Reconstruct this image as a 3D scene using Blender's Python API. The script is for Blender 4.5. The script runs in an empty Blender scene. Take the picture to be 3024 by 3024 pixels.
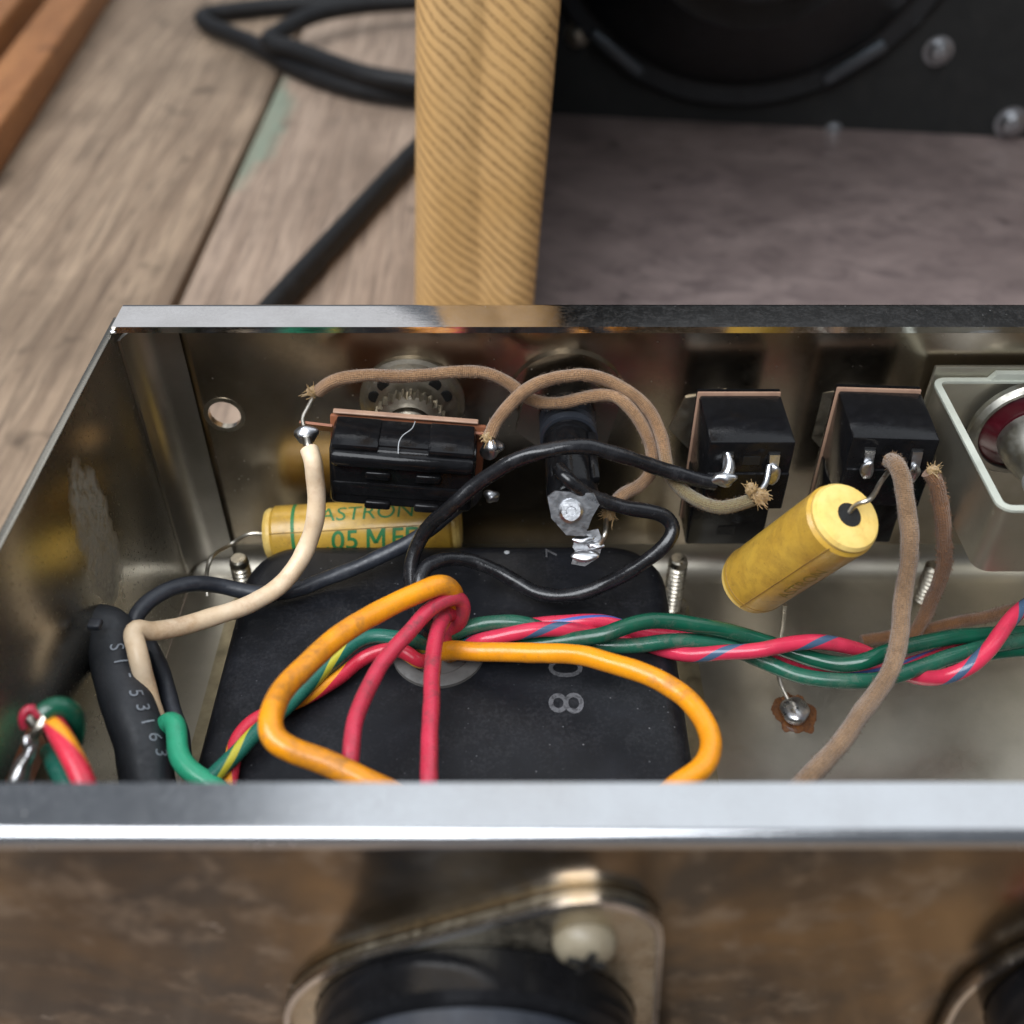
import bpy, bmesh, math, random
from mathutils import Vector, Matrix, Quaternion, noise as mnoise
R = math.radians
random.seed(7)
S = bpy.context.scene
MM = 0.001
col = S.collection

# ------------------------------------------------------------------ camera
TH = R(42.0)                      # camera pitch below the horizon
FPX = 3091.0                      # focal length in photo pixels (3024 wide)
CZ = 188.0                        # camera height above the table, mm
cam = bpy.data.cameras.new('camera')
cam.sensor_width = 36.0
cam.lens = 36.0 * FPX / 3024.0
cam.clip_start = 0.005
cam.clip_end = 50.0
cam.dof.use_dof = True
cam.dof.focus_distance = 0.186
cam.dof.aperture_fstop = 13.5
cam_o = bpy.data.objects.new('camera', cam)
cam_o.location = (0, 0, CZ * MM)
cam_o.rotation_euler = (R(90) - TH, 0, 0)
col.objects.link(cam_o)
S.camera = cam_o

# ------------------------------------------------------------------ light
w = bpy.data.worlds.new('World'); S.world = w; w.use_nodes = True
bg = w.node_tree.nodes['Background']
bg.inputs[0].default_value = (0.80, 0.88, 1.0, 1); bg.inputs[1].default_value = 0.21
def area(name, loc, target, sx, sy, power, colr):
    l = bpy.data.lights.new(name, 'AREA'); l.shape = 'RECTANGLE'; l.size = sx; l.size_y = sy
    l.energy = power; l.color = colr
    o = bpy.data.objects.new(name, l); o.location = loc
    o.rotation_euler = (Vector(target) - Vector(loc)).to_track_quat('-Z', 'Y').to_euler()
    col.objects.link(o)
area('window_light', (-0.55, -0.36, 1.25), (-.2, .12, 0), 1.7, 0.8, 40, (0.93, 0.96, 1.0))
area('skylight', (0.92, 1.0, 1.5), (0.92, 1.0, 0), 2.6, 2.0, 21, (0.90, 0.95, 1.0))
area('rear_left_fill', (-1.25, 3.0, 1.9), (0, .3, .1), 2.0, 1.3, 5.5, (0.97, 0.98, 1.0))  # added fill lamp, brightens the reflection in the back lip's left part
S.view_settings.view_transform = 'Standard'
S.view_settings.look = 'None'
S.view_settings.exposure = 0.0
S.view_settings.gamma = 1.0
S.cycles.max_bounces = 10
S.cycles.glossy_bounces = 6

# ------------------------------------------------------------------ helpers: geometry (all in mm, world)
CT, ST = math.cos(TH), math.sin(TH)
def P(px, py, v, k='z'):
    """real-world point seen at a photo position, at the given height z, depth y or side x (mm)"""
    a = (px - 1512) / FPX; b = (1512 - py) / FPX
    d = Vector((a, CT + b * ST, -ST + b * CT))
    t = (v - CZ) / d.z if k == 'z' else (v / d.y if k == 'y' else v / d.x)
    return Vector((0, 0, CZ)) + d * t

class G:
    """bag of geometry"""
    def __init__(s): s.v = []; s.f = []; s.uv = []; s.m = []
    def add(s, v, f, uv=None, mi=0):
        o = len(s.v); s.v += [Vector(p) for p in v]
        for i, q in enumerate(f):
            s.f.append([o + j for j in q]); s.uv.append(uv[i] if uv else None); s.m.append(mi)
        return s
    def merge(s, g):
        o = len(s.v); s.v += g.v; s.f += [[o + j for j in q] for q in g.f]; s.uv += g.uv; s.m += g.m
        return s
    def xf(s, M):
        s.v = [M @ p for p in s.v]; return s

def from_bm(bm):
    g = G(); bm.verts.index_update()
    g.add([v.co.copy() for v in bm.verts], [[v.index for v in f.verts] for f in bm.faces]); bm.free(); return g

def box(c, s, bevel=0, seg=2, M=None):
    bm = bmesh.new(); bmesh.ops.create_cube(bm, size=1)
    for v in bm.verts: v.co = Vector((v.co.x * s[0], v.co.y * s[1], v.co.z * s[2]))
    if bevel: bmesh.ops.bevel(bm, geom=bm.edges[:], offset=bevel, segments=seg, affect='EDGES', profile=.5)
    g = from_bm(bm)
    if M is not None: g.xf(M)
    return g.xf(Matrix.Translation(Vector(c)))

def frame_of(d):
    d = Vector(d).normalized()
    a = Vector((0, 0, 1)) if abs(d.z) < .9 else Vector((0, 1, 0))
    x = a.cross(d).normalized(); y = d.cross(x)
    return x, y, d

def lathe(o, d, prof, n=32, a0=0.0):
    """prof: list of (radius, distance along d)"""
    o = Vector(o); x, y, d = frame_of(d); g = G(); V = []; F = []
    for r, h in prof:
        for i in range(n):
            a = a0 + 2 * math.pi * i / n
            V.append(o + d * h + x * (r * math.cos(a)) + y * (r * math.sin(a)))
    for k in range(len(prof) - 1):
        for i in range(n):
            j = (i + 1) % n
            F.append([k * n + i, k * n + j, (k + 1) * n + j, (k + 1) * n + i])
    if prof[0][0] > 1e-6: F.append(list(range(n))[::-1])
    if prof[-1][0] > 1e-6: F.append([(len(prof) - 1) * n + i for i in range(n)])
    return g.add(V, F)

def spline(pts, step=.6):
    pts = [Vector(p) for p in pts]
    if len(pts) < 3:
        n = max(2, int((pts[1] - pts[0]).length / step)); return [pts[0].lerp(pts[1], i / n) for i in range(n + 1)]
    e = [2 * pts[0] - pts[1]] + pts + [2 * pts[-1] - pts[-2]]
    out = []
    for i in range(1, len(e) - 2):
        p0, p1, p2, p3 = e[i - 1:i + 3]
        al = .5
        t0 = 0; t1 = t0 + max((p1 - p0).length, 1e-4) ** al; t2 = t1 + max((p2 - p1).length, 1e-4) ** al; t3 = t2 + max((p3 - p2).length, 1e-4) ** al
        n = max(2, int((p2 - p1).length / step))
        for k in range(n):
            t = t1 + (t2 - t1) * k / n
            A1 = p0 * ((t1 - t) / (t1 - t0)) + p1 * ((t - t0) / (t1 - t0))
            A2 = p1 * ((t2 - t) / (t2 - t1)) + p2 * ((t - t1) / (t2 - t1))
            A3 = p2 * ((t3 - t) / (t3 - t2)) + p3 * ((t - t2) / (t3 - t2))
            B1 = A1 * ((t2 - t) / (t2 - t0)) + A2 * ((t - t0) / (t2 - t0))
            B2 = A2 * ((t3 - t) / (t3 - t1)) + A3 * ((t - t1) / (t3 - t1))
            out.append(B1 * ((t2 - t) / (t2 - t1)) + B2 * ((t - t1) / (t2 - t1)))
    out.append(pts[-1]); return out

def smooth_path(c, it=3):
    for _ in range(it):
        c = [c[0]] + [(c[i - 1] + c[i] * 2 + c[i + 1]) / 4 for i in range(1, len(c) - 1)] + [c[-1]]
    return c

def frames(c):
    T = [(c[min(i + 1, len(c) - 1)] - c[max(i - 1, 0)]).normalized() for i in range(len(c))]
    x, y, _ = frame_of(T[0]); X = [x]
    for i in range(1, len(c)):
        q = T[i - 1].rotation_difference(T[i]); x = q @ X[-1]; x = (x - T[i] * x.dot(T[i])).normalized(); X.append(x)
    return T, X

def tube(c, r, n=16, wob=0.0, cap=True, seed=0):
    """c: dense centre line; r: radius or function of 0..1; uv = (turn, length in mm)"""
    T, X = frames(c); g = G(); V = []; L = [0.0]
    for i in range(1, len(c)): L.append(L[-1] + (c[i] - c[i - 1]).length)
    for i, p in enumerate(c):
        rr = r(L[i] / L[-1]) if callable(r) else r
        Y = T[i].cross(X[i])
        for k in range(n):
            a = 2 * math.pi * k / n
            q = rr
            if wob: q *= 1 + 1.5 * wob * mnoise.noise(Vector((L[i] * .28 + seed, math.cos(a), math.sin(a) + seed)))
            V.append(p + X[i] * (q * math.cos(a)) + Y * (q * math.sin(a)))
    F = []; U = []
    for i in range(len(c) - 1):
        for k in range(n):
            j = (k + 1) % n
            F.append([i * n + k, i * n + j, (i + 1) * n + j, (i + 1) * n + k])
            U.append([(k / n, L[i]), ((k + 1) / n, L[i]), ((k + 1) / n, L[i + 1]), (k / n, L[i + 1])])
    if cap:
        F.append(list(range(n))[::-1]); U.append([(0, 0)] * n)
        F.append([(len(c) - 1) * n + k for k in range(n)]); U.append([(0, L[-1])] * n)
    return g.add(V, F, U)

def prism(poly, o, ax, ay, h):
    """flat outline in the plane (ax, ay) at o, thickness h along ax x ay"""
    o, ax, ay = Vector(o), Vector(ax), Vector(ay); n = ax.cross(ay)
    V = [o + ax * a + ay * b for a, b in poly] + [o + ax * a + ay * b + n * h for a, b in poly]
    k = len(poly)
    F = [list(range(k))[::-1], list(range(k, 2 * k))] + [[i, (i + 1) % k, k + (i + 1) % k, k + i] for i in range(k)]
    return G().add(V, F)

def ring_plate(outer, inner, o, ax, ay, h):
    """two outlines with the same number of points: a flat ring with thickness"""
    o, ax, ay = Vector(o), Vector(ax), Vector(ay); n = ax.cross(ay); k = len(outer)
    V = []
    for hh in (0, h):
        for pl in (outer, inner): V += [o + ax * a + ay * b + n * hh for a, b in pl]
    F = []
    for i in range(k):
        j = (i + 1) % k
        F += [[i, k + i, k + j, j], [2 * k + i, 2 * k + j, 3 * k + j, 3 * k + i], [i, j, 2 * k + j, 2 * k + i], [k + i, 3 * k + i, 3 * k + j, k + j]]
    return G().add(V, F)

def circ(r, n=32, cx=0, cy=0, a0=0): return [(cx + r * math.cos(a0 + 2 * math.pi * i / n), cy + r * math.sin(a0 + 2 * math.pi * i / n)) for i in range(n)]

def holed_plate(x0, x1, y0, y1, holes, o, ax, ay, h):
    cu = bpy.data.curves.new('c', 'CURVE'); cu.dimensions = '2D'; cu.fill_mode = 'BOTH'
    for pl in [[(x0, y0), (x1, y0), (x1, y1), (x0, y1)]] + [circ(r, 40, cx, cy) for cx, cy, r in holes]:
        sp = cu.splines.new('POLY'); sp.points.add(len(pl) - 1); sp.use_cyclic_u = True
        for i, (a, b) in enumerate(pl): sp.points[i].co = (a, b, 0, 1)
    cu.extrude = h / 2
    ob = bpy.data.objects.new('c', cu); col.objects.link(ob)
    me = bpy.data.meshes.new_from_object(ob.evaluated_get(bpy.context.evaluated_depsgraph_get()))
    o, ax, ay = Vector(o), Vector(ax), Vector(ay); n = ax.cross(ay)
    g = G().add([o + ax * v.co.x + ay * v.co.y + n * (v.co.z + h / 2) for v in me.vertices], [list(p.vertices) for p in me.polygons])
    bpy.data.objects.remove(ob); bpy.data.meshes.remove(me); bpy.data.curves.remove(cu); return g

def sheet_profile(prof, x0, x1, th, nx=2):
    """bent sheet: prof is the list of (y, z) of the visible side, extruded along x; th = thickness to the other side"""
    N = []
    for i in range(len(prof)):
        a = Vector(prof[max(i - 1, 0)]); b = Vector(prof[min(i + 1, len(prof) - 1)]); t = (b - a).normalized(); N.append(Vector((-t.y, t.x)))
    out = [Vector(p) for p in prof] + [Vector(p) - n * th for p, n in zip(prof[::-1], N[::-1])]
    V = []; k = len(out)
    for s in range(nx + 1):
        x = x0 + (x1 - x0) * s / nx
        V += [Vector((x, p.x, p.y)) for p in out]
    F = []
    for s in range(nx):
        for i in range(k):
            j = (i + 1) % k; F.append([s * k + i, s * k + j, (s + 1) * k + j, (s + 1) * k + i])
    m = len(prof)
    for s, fl in ((0, 1), (nx, 0)):
        for i in range(m - 1):
            q = [s * k + i, s * k + i + 1, s * k + k - 2 - i, s * k + k - 1 - i]; F.append(q if fl else q[::-1])
    return G().add(V, F)

def arc(cy, cz, r, a0, a1, n=8): return [(cy + r * math.cos(R(a0 + (a1 - a0) * i / n)), cz + r * math.sin(R(a0 + (a1 - a0) * i / n))) for i in range(n + 1)]

def blob(c, rad, seed=0, amp=.25, sub=4, fr=.7):
    bm = bmesh.new(); bmesh.ops.create_icosphere(bm, subdivisions=sub, radius=1)
    for v in bm.verts:
        n = mnoise.noise(v.co * fr * 1.3 + Vector((seed * 3.1, seed, 0)))
        v.co = v.co * (1 + amp * n); v.co = Vector((v.co.x * rad[0], v.co.y * rad[1], v.co.z * rad[2]))
    return from_bm(bm).xf(Matrix.Translation(Vector(c)))

def text_geo(s, size, sub=0.5, shear=0, sx=1.0, bold=0.0):
    if 'M' in s:                    # the letter M is drawn from four strokes
        a, b = s.split('M'); g = text_geo(a.strip(), size, sub, shear, sx, bold); x0 = max(p.x for p in g.v) + size * .28
        h, w_, k = size * .70, size * .66, size * .115
        for q in ([(0, 0), (k, 0), (k, h), (0, h)], [(w_ - k, 0), (w_, 0), (w_, h), (w_ - k, h)], [(0, h), (k * 1.2, h), (w_ / 2 + k * .6, h * .22), (w_ / 2 - k * .6, h * .22)], [(w_ - k * 1.2, h), (w_, h), (w_ / 2 + k * .6, h * .22), (w_ / 2 - k * .6, h * .22)]):
            for i in range(6):      # split lengthwise so that it follows the curve
                t0, t1 = i / 6, (i + 1) / 6; A, B, C_, D_ = [Vector((*p, 0)) for p in q]
                g.add([Vector((x0 + v.x + shear * v.y, v.y, 0)) for v in (A.lerp(D_, t0), B.lerp(C_, t0), B.lerp(C_, t1), A.lerp(D_, t1))], [[0, 1, 2, 3]])
        x1 = max(p.x for p in g.v) + size * .12; g2 = text_geo(b, size, sub, shear, sx, bold)
        for p in g2.v: p.x += x1
        return g.merge(g2)
    cu = bpy.data.curves.new('t', 'FONT'); cu.body = s; cu.size = size; cu.align_x = 'LEFT'; cu.resolution_u = 4; cu.shear = shear; cu.offset = bold
    ob = bpy.data.objects.new('t', cu); col.objects.link(ob)
    me = bpy.data.meshes.new_from_object(ob.evaluated_get(bpy.context.evaluated_depsgraph_get()))
    bm = bmesh.new(); bm.from_mesh(me); bmesh.ops.triangulate(bm, faces=bm.faces[:])
    for _ in range(5):
        long = [e for e in bm.edges if e.calc_length() > sub]
        if not long: break
        bmesh.ops.subdivide_edges(bm, edges=long, cuts=1); bmesh.ops.triangulate(bm, faces=bm.faces[:])
    for v in bm.verts: v.co.x *= sx
    g = from_bm(bm); bpy.data.objects.remove(ob); bpy.data.meshes.remove(me); bpy.data.curves.remove(cu); return g

def on_cyl(g, o, d, up, r, x_off, a_off, lift=.05):
    """wrap flat lettering on a cylinder: x along axis d, y round it; 'up' is the side of angle 0"""
    o, d = Vector(o), Vector(d).normalized(); up = Vector(up); up = (up - d * up.dot(d)).normalized(); sd = up.cross(d)
    V = []
    for p in g.v:
        a = a_off + p.y / r; V.append(o + d * (x_off + p.x) + (up * math.cos(a) + sd * math.sin(a)) * (r + lift))
    g.v = V; return g

# ------------------------------------------------------------------ helpers: objects
ROOT = {}
def tag(o, label=None, cat=None, group=None, kind=None):
    if label: o['label'] = label
    if cat: o['category'] = cat
    if group: o['group'] = group
    if kind: o['kind'] = kind
    return o
def thing(name, label, cat, loc, group=None, kind=None, rot=(0, 0, 0)):
    o = bpy.data.objects.new(name, None); o.empty_display_size = .005
    o.location = Vector(loc) * MM; o.rotation_euler = rot; col.objects.link(o)
    ROOT[o] = Vector((0, 0, 0)) if any(rot) else Vector(loc)
    return tag(o, label, cat, group, kind)
def mesh_of(name, g, mats, off, smooth=35):
    me = bpy.data.meshes.new(name)
    me.from_pydata([tuple((p - off) * MM) for p in g.v], [], g.f)
    for m in (mats if isinstance(mats, (list, tuple)) else [mats]): me.materials.append(m)
    if any(u is not None for u in g.uv):
        ul = me.uv_layers.new(name='UVMap')
        for p in me.polygons:
            u = g.uv[p.index]
            if u is None: continue
            for li, q in zip(p.loop_indices, u): ul.data[li].uv = q
    for p in me.polygons: p.material_index = g.m[p.index]; p.use_smooth = True
    bm = bmesh.new(); bm.from_mesh(me); bmesh.ops.recalc_face_normals(bm, faces=bm.faces[:]); bm.to_mesh(me); bm.free()
    if smooth is not None:
        try: me.set_sharp_from_angle(angle=R(smooth))
        except Exception: pass
    me.update(); return me
def part(name, g, mats, parent, smooth=35, kind=None):
    if name in ('solder_joint', 'blob', 'solder_coat', 'corner_weld', 'solder_tag'): smooth = 89
    r = parent
    while r.parent: r = r.parent
    o = bpy.data.objects.new(name, mesh_of(name, g, mats, ROOT[r], smooth)); col.objects.link(o); o.parent = parent
    if kind: o['kind'] = kind
    return o
def single(name, g, mats, label, cat, group=None, kind=None, smooth=35):
    lo = [min(p[i] for p in g.v) for i in range(3)]; hi = [max(p[i] for p in g.v) for i in range(3)]
    b = Vector(((lo[0] + hi[0]) / 2, (lo[1] + hi[1]) / 2, lo[2]))
    o = bpy.data.objects.new(name, mesh_of(name, g, mats, b, smooth)); o.location = b * MM; col.objects.link(o); ROOT[o] = b
    return tag(o, label, cat, group, kind)

# ------------------------------------------------------------------ materials
class NT:
    def __init__(s, name):
        s.m = bpy.data.materials.new(name); s.m.use_nodes = True; s.t = s.m.node_tree; s.b = s.t.nodes['Principled BSDF']
    def n(s, typ, **k):
        nd = s.t.nodes.new(typ)
        for a, v in k.items():
            if a.startswith('_'): nd.inputs[a[1:].replace('_', ' ')].default_value = v
            else: setattr(nd, a, v)
        return nd
    def l(s, a, b): s.t.links.new(a, b)
    def co(s, sc=(1, 1, 1), what='Object', loc=(0, 0, 0), rot=(0, 0, 0)):
        c = s.n('ShaderNodeTexCoord'); m = s.n('ShaderNodeMapping')
        k = 1000 if what == 'Object' else 1
        m.inputs['Scale'].default_value = [q * k for q in sc]; m.inputs['Location'].default_value = loc; m.inputs['Rotation'].default_value = rot
        s.l(c.outputs[what], m.inputs[0]); return m.outputs[0]
    def noise(s, co, scale, detail=4, rough=.55, dist=0):
        n = s.n('ShaderNodeTexNoise', _Scale=scale, _Detail=detail, _Roughness=rough, _Distortion=dist); s.l(co, n.inputs['Vector']); return n.outputs[0]
    def voro(s, co, scale):
        n = s.n('ShaderNodeTexVoronoi', _Scale=scale); s.l(co, n.inputs['Vector']); return n.outputs['Distance']
    def ramp(s, fac, *st):
        r = s.n('ShaderNodeValToRGB'); e = r.color_ramp.elements
        while len(e) < len(st): e.new(.5)
        for i, (p, c) in enumerate(st):
            e[i].position = p; e[i].color = (c, c, c, 1) if isinstance(c, (int, float)) else (*c, 1)
        s.l(fac, r.inputs[0]); return r.outputs[0]
    def mix(s, fac, a, b):
        m = s.n('ShaderNodeMix', data_type='RGBA')
        for i, q in ((0, fac), (6, a), (7, b)):
            if isinstance(q, (int, float)): m.inputs[i].default_value = q
            elif isinstance(q, tuple): m.inputs[i].default_value = (*q, 1)
            else: s.l(q, m.inputs[i])
        return m.outputs[2]
    def math(s, op, a, b=0.0, c=0.0):
        m = s.n('ShaderNodeMath', operation=op)
        for i, q in enumerate((a, b, c)):
            if isinstance(q, (int, float)): m.inputs[i].default_value = q
            else: s.l(q, m.inputs[i])
        return m.outputs[0]
    def bump(s, h, strength, dist):
        b = s.n('ShaderNodeBump', _Strength=strength, _Distance=dist * MM); s.l(h, b.inputs['Height']); s.l(b.outputs[0], s.b.inputs['Normal']); return b
    def set(s, **k):
        for a, v in k.items():
            i = s.b.inputs[a.replace('_', ' ')]
            if isinstance(v, (int, float)): i.default_value = v
            elif isinstance(v, tuple): i.default_value = (*v, 1)
            else: s.l(v, i)
        return s

def m_steel(name, c1, c2, r0, r1, dust=.25, dustc=(.32, .30, .26), sc=.12, bump=.0):
    t = NT(name); co = t.co()
    big = t.noise(co, sc, 5, .6); fine = t.noise(co, sc * 14, 4, .6); spk = t.voro(co, .55)
    base = t.mix(t.ramp(big, (.35, 0), (.68, 1)), c1, c2)
    sp = t.ramp(spk, (.04, 1), (.10, 0))
    sp = t.math('MULTIPLY', sp, t.ramp(t.noise(co, .35, 2), (.52, 0), (.62, 1)))
    d = t.math('MULTIPLY', t.ramp(t.math('MULTIPLY', t.noise(co, sc * 3, 6, .7), fine), (.2, 0), (.5, 1)), dust)
    d = t.math('MAXIMUM', d, t.math('MULTIPLY', sp, .7))
    t.set(Base_Color=t.mix(d, base, dustc), Metallic=t.math('SUBTRACT', 1.0, t.math('MULTIPLY', d, .9)),
          Roughness=t.math('ADD', t.ramp(fine, (.3, r0), (.75, r1)), t.math('MULTIPLY', d, .4)))
    scr = t.noise(t.co((.15, 1.5, 1.5), rot=(0, .2, .1)), .6, 4, .6)
    t.bump(scr, .12 + bump, .12)
    return t.m
steel = m_steel('plated_steel', (.50, .44, .36), (.41, .35, .27), .21, .255, dust=.04, bump=-.07)
steel_floor = m_steel('satin_plated_steel', (.50, .465, .395), (.44, .41, .345), .34, .39, dust=.10, bump=-.06, dustc=(.33, .30, .23))
steel_clean = m_steel('bright_plated_steel', (.72, .71, .70), (.64, .62, .60), .13, .22, dust=.04)

steel_lip = m_steel('satin_bright_steel', (.53, .54, .555), (.49, .495, .505), .15, .23, dust=.05, bump=-.05)
steel_tab = m_steel('satin_corner_steel', (.50, .48, .45), (.42, .40, .36), .34, .40, dust=.03, bump=-.08)
steel_edge = m_steel('glossy_plated_edge', (.68, .665, .66), (.60, .585, .575), .07, .14, dust=.05)
def m_front():
    t = NT('tarnished_steel_dim_reflection'); co = t.co()
    big = t.noise(co, .034, 5, .62, .5); fine = t.noise(co, 1.2, 4); mid = t.noise(co, .16, 5, .6)
    base = t.mix(t.ramp(big, (.36, 0), (.64, 1)), (.085, .077, .068), (.26, .178, .092))  # tarnish; dark tones also stand in for dim reflections of the foreground
    base = t.mix(t.ramp(mid, (.52, 0), (.74, 1)), base, (.31, .27, .22))
    fl = t.ramp(t.noise(t.co((.8, 1, 1.6)), .085, 4, .55, .4), (.68, 0), (.73, 1))
    t.set(Base_Color=t.mix(fl, base, (.44, .39, .34)), Metallic=t.math('SUBTRACT', .95, t.math('MULTIPLY', fl, .5)),
          Roughness=t.math('ADD', t.ramp(fine, (.3, .16), (.7, .21)), t.math('MULTIPLY', fl, .2)))
    t.bump(mid, .08, .3); return t.m
front_steel = m_front()

def m_leftwall():
    t = NT('plated_steel_with_glue_residue'); co = t.co()
    fine = t.noise(co, 1.5, 4); big = t.noise(co, .1, 4)
    base = t.mix(big, (.46, .43, .37), (.38, .35, .29))
    # old adhesive patch with its own outline
    pc = t.n('ShaderNodeVectorMath', operation='SUBTRACT'); t.l(co, pc.inputs[0]); pc.inputs[1].default_value = PATCH
    wob = t.n('ShaderNodeTexNoise', _Scale=.22, _Detail=5); t.l(co, wob.inputs['Vector'])
    sepv = t.n('ShaderNodeSeparateXYZ'); t.l(pc.outputs[0], sepv.inputs[0])
    ey = t.math('POWER', t.math('DIVIDE', sepv.outputs[1], 7.5), 2.0); ez = t.math('POWER', t.math('DIVIDE', sepv.outputs[2], 16.0), 2.0)
    dd = t.math('ADD', t.math('ADD', ey, ez), t.math('MULTIPLY', t.math('SUBTRACT', wob.outputs[0], .5), 1.6))
    pm = t.math('MULTIPLY', t.ramp(dd, (.45, 1), (1.05, 0)), t.ramp(t.noise(co, .9, 6, .75), (.38, .1), (.62, 1)))
    t.set(Base_Color=t.mix(pm, base, (.24, .225, .18)), Metallic=t.math('SUBTRACT', 1.0, t.math('MULTIPLY', pm, .9)),
          Roughness=t.math('ADD', t.ramp(fine, (.3, .24), (.7, .28)), t.math('MULTIPLY', pm, .5)))
    t.bump(t.math('MULTIPLY', pm, t.noise(co, 2, 3)), .5, .25)
    return t.m
PATCH = (0, 0, 0)

def m_plastic(name, c, c2=None, rough=.28, dirt=.3, dirtc=(.10, .06, .04), bump=.05, spec=.5, dsc=.35, dthr=.52, grime=.5):
    t = NT(name); co = t.co()
    c2 = c2 or tuple(q * .75 for q in c)
    b = t.mix(t.ramp(t.noise(co, .18, 4), (.35, 0), (.7, 1)), c, c2)
    d = t.math('MULTIPLY', t.ramp(t.noise(co, dsc, 6, .7, .3), (dthr, 0), (dthr + .14, 1)), dirt)
    gm = t.math('MULTIPLY', t.math('MULTIPLY', t.ramp(t.noise(co, .075, 5, .7), (.50, 0), (.66, 1)), t.ramp(t.noise(co, .9, 5, .7), (.36, .25), (.62, 1))), grime if dirt > .05 else 0.0)
    d = t.math('MAXIMUM', d, gm)
    t.set(Base_Color=t.mix(d, b, dirtc), Roughness=t.math('ADD', t.ramp(t.noise(co, 1.1, 4), (.3, rough * .8), (.7, rough * 1.35)), t.math('MULTIPLY', d, .3)), Specular_IOR_Level=spec)
    t.bump(t.noise(co, 1.4, 3), bump, .3); return t.m
def m_stripe(name, base, stripe, pitch=9.0, width=.17, rough=.26, phase=0.0, turn=1.0):
    t = NT(name); co = t.co(); uv = t.co(what='UV'); s = t.n('ShaderNodeSeparateXYZ'); t.l(uv, s.inputs[0])
    k = t.math('FRACT', t.math('ADD', t.math('ADD', t.math('MULTIPLY', s.outputs[0], turn), phase), t.math('DIVIDE', s.outputs[1], pitch)))
    st = t.ramp(k, (0, 1), (width, 1), (width + .02, 0), (.985, 0), (1, 1))
    b = t.mix(t.ramp(t.noise(co, .2, 4), (.35, 0), (.7, 1)), base, tuple(q * .78 for q in base))
    d = t.math('MULTIPLY', t.ramp(t.noise(co, .4, 6, .7), (.56, 0), (.72, 1)), .25)
    t.set(Base_Color=t.mix(d, t.mix(st, b, stripe), (.10, .06, .05)), Roughness=t.ramp(t.noise(co, 1.2, 4), (.3, rough * .8), (.7, rough * 1.4)))
    t.bump(t.noise(co, 1.4, 3), .05, .3); return t.m
def m_cloth(name, c, c2, tail=None):
    t = NT(name); co = t.co(); uv = t.co(what='UV')
    s = t.n('ShaderNodeSeparateXYZ'); t.l(uv, s.inputs[0])
    wv = t.math('MULTIPLY', t.math('SINE', t.math('ADD', t.math('MULTIPLY', s.outputs[0], 62.8), t.math('MULTIPLY', s.outputs[1], 9))),
                t.math('SINE', t.math('SUBTRACT', t.math('MULTIPLY', s.outputs[0], 62.8), t.math('MULTIPLY', s.outputs[1], 9))))
    n = t.noise(co, 3.5, 5, .7)
    b = t.mix(t.ramp(t.noise(co, .25, 4), (.35, 0), (.68, 1)), c, c2)
    if tail: b = t.mix(t.math('MULTIPLY', t.math('GREATER_THAN', s.outputs[1], -1.0), t.ramp(t.math('DIVIDE', s.outputs[1], 100.0), (tail - .04, 0), (tail + .05, 1))), b, (.20, .165, .085))
    b = t.mix(t.math('MULTIPLY', t.ramp(n, (.42, 0), (.62, 1)), .6), b, tuple(q * .45 for q in c2))
    t.set(Base_Color=b, Roughness=.92, Specular_IOR_Level=.15, Sheen_Weight=.35, Sheen_Roughness=.5)
    t.bump(t.math('ADD', t.math('MULTIPLY', wv, .35), n), .9, .22); return t.m

cream = m_plastic('cream_insulation', (.78, .62, .44), (.70, .52, .33), .38, .22, (.40, .22, .10))
black_gloss = m_plastic('glossy_black_insulation', (.008, .008, .009), (.012, .012, .014), .22, .25, (.05, .05, .055), .12, dsc=.6)
black_dusty = m_plastic('dusty_black_insulation', (.017, .020, .027), (.028, .032, .042), .38, .35, (.06, .065, .075), .1, dsc=.7)
black_cord = m_plastic('black_rubber', (.017, .020, .025), (.024, .027, .033), .45, .3, (.04, .04, .045), .1)
cord_table = m_plastic('black_cord_jacket', (.0035, .0035, .004), (.006, .006, .007), .5, .1, (.02, .02, .02), .05, .3)
orange = m_plastic('orange_insulation', (.80, .30, .008), (.70, .25, .010), .26, .75, (.30, .13, .03), .10, dsc=.13, dthr=.545, grime=.8)
red_dirty = m_plastic('red_insulation', (.52, .035, .072), (.43, .026, .052), .28, .75, (.14, .04, .045), .10, dsc=.28, dthr=.53, grime=.7)
green_dark = m_plastic('dark_green_insulation', (.006, .080, .044), (.005, .060, .036), .17, .55, (.045, .07, .05), .08, dsc=.25)
green_teal = m_plastic('faded_green_insulation', (.016, .105, .064), (.012, .075, .05), .20, .6, (.10, .12, .09), .08, dsc=.25)
green_bright = m_plastic('bright_green_insulation', (.035, .40, .22), (.03, .33, .17), .30, .15, (.02, .12, .08))
pink_blue = m_stripe('pink_insulation_blue_tracer', (.60, .034, .078), (.055, .10, .17), 17, .14, rough=.2)
red_yellow = m_stripe('red_insulation_yellow_tracer', (.62, .03, .06), (.85, .33, .02), 26, .22)
green_yellow = m_stripe('green_insulation_yellow_tracer', (.015, .14, .10), (.50, .45, .04), 24, .13)
cloth_tan = m_cloth('tan_cloth_covering', (.37, .215, .11), (.24, .13, .062))
cloth_tail = m_cloth('tan_cloth_turning_olive', (.37, .215, .11), (.24, .13, .062), .47)
cloth_brown = m_cloth('brown_cloth_covering', (.26, .118, .045), (.18, .08, .032))
cloth_olive = m_cloth('olive_cloth_covering', (.26, .20, .10), (.19, .155, .08))
cloth_grey = m_cloth('grey_brown_cloth_covering', (.29, .178, .098), (.20, .118, .062))
thread_m = m_cloth('frayed_cotton', (.80, .52, .20), (.66, .38, .12))
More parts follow.
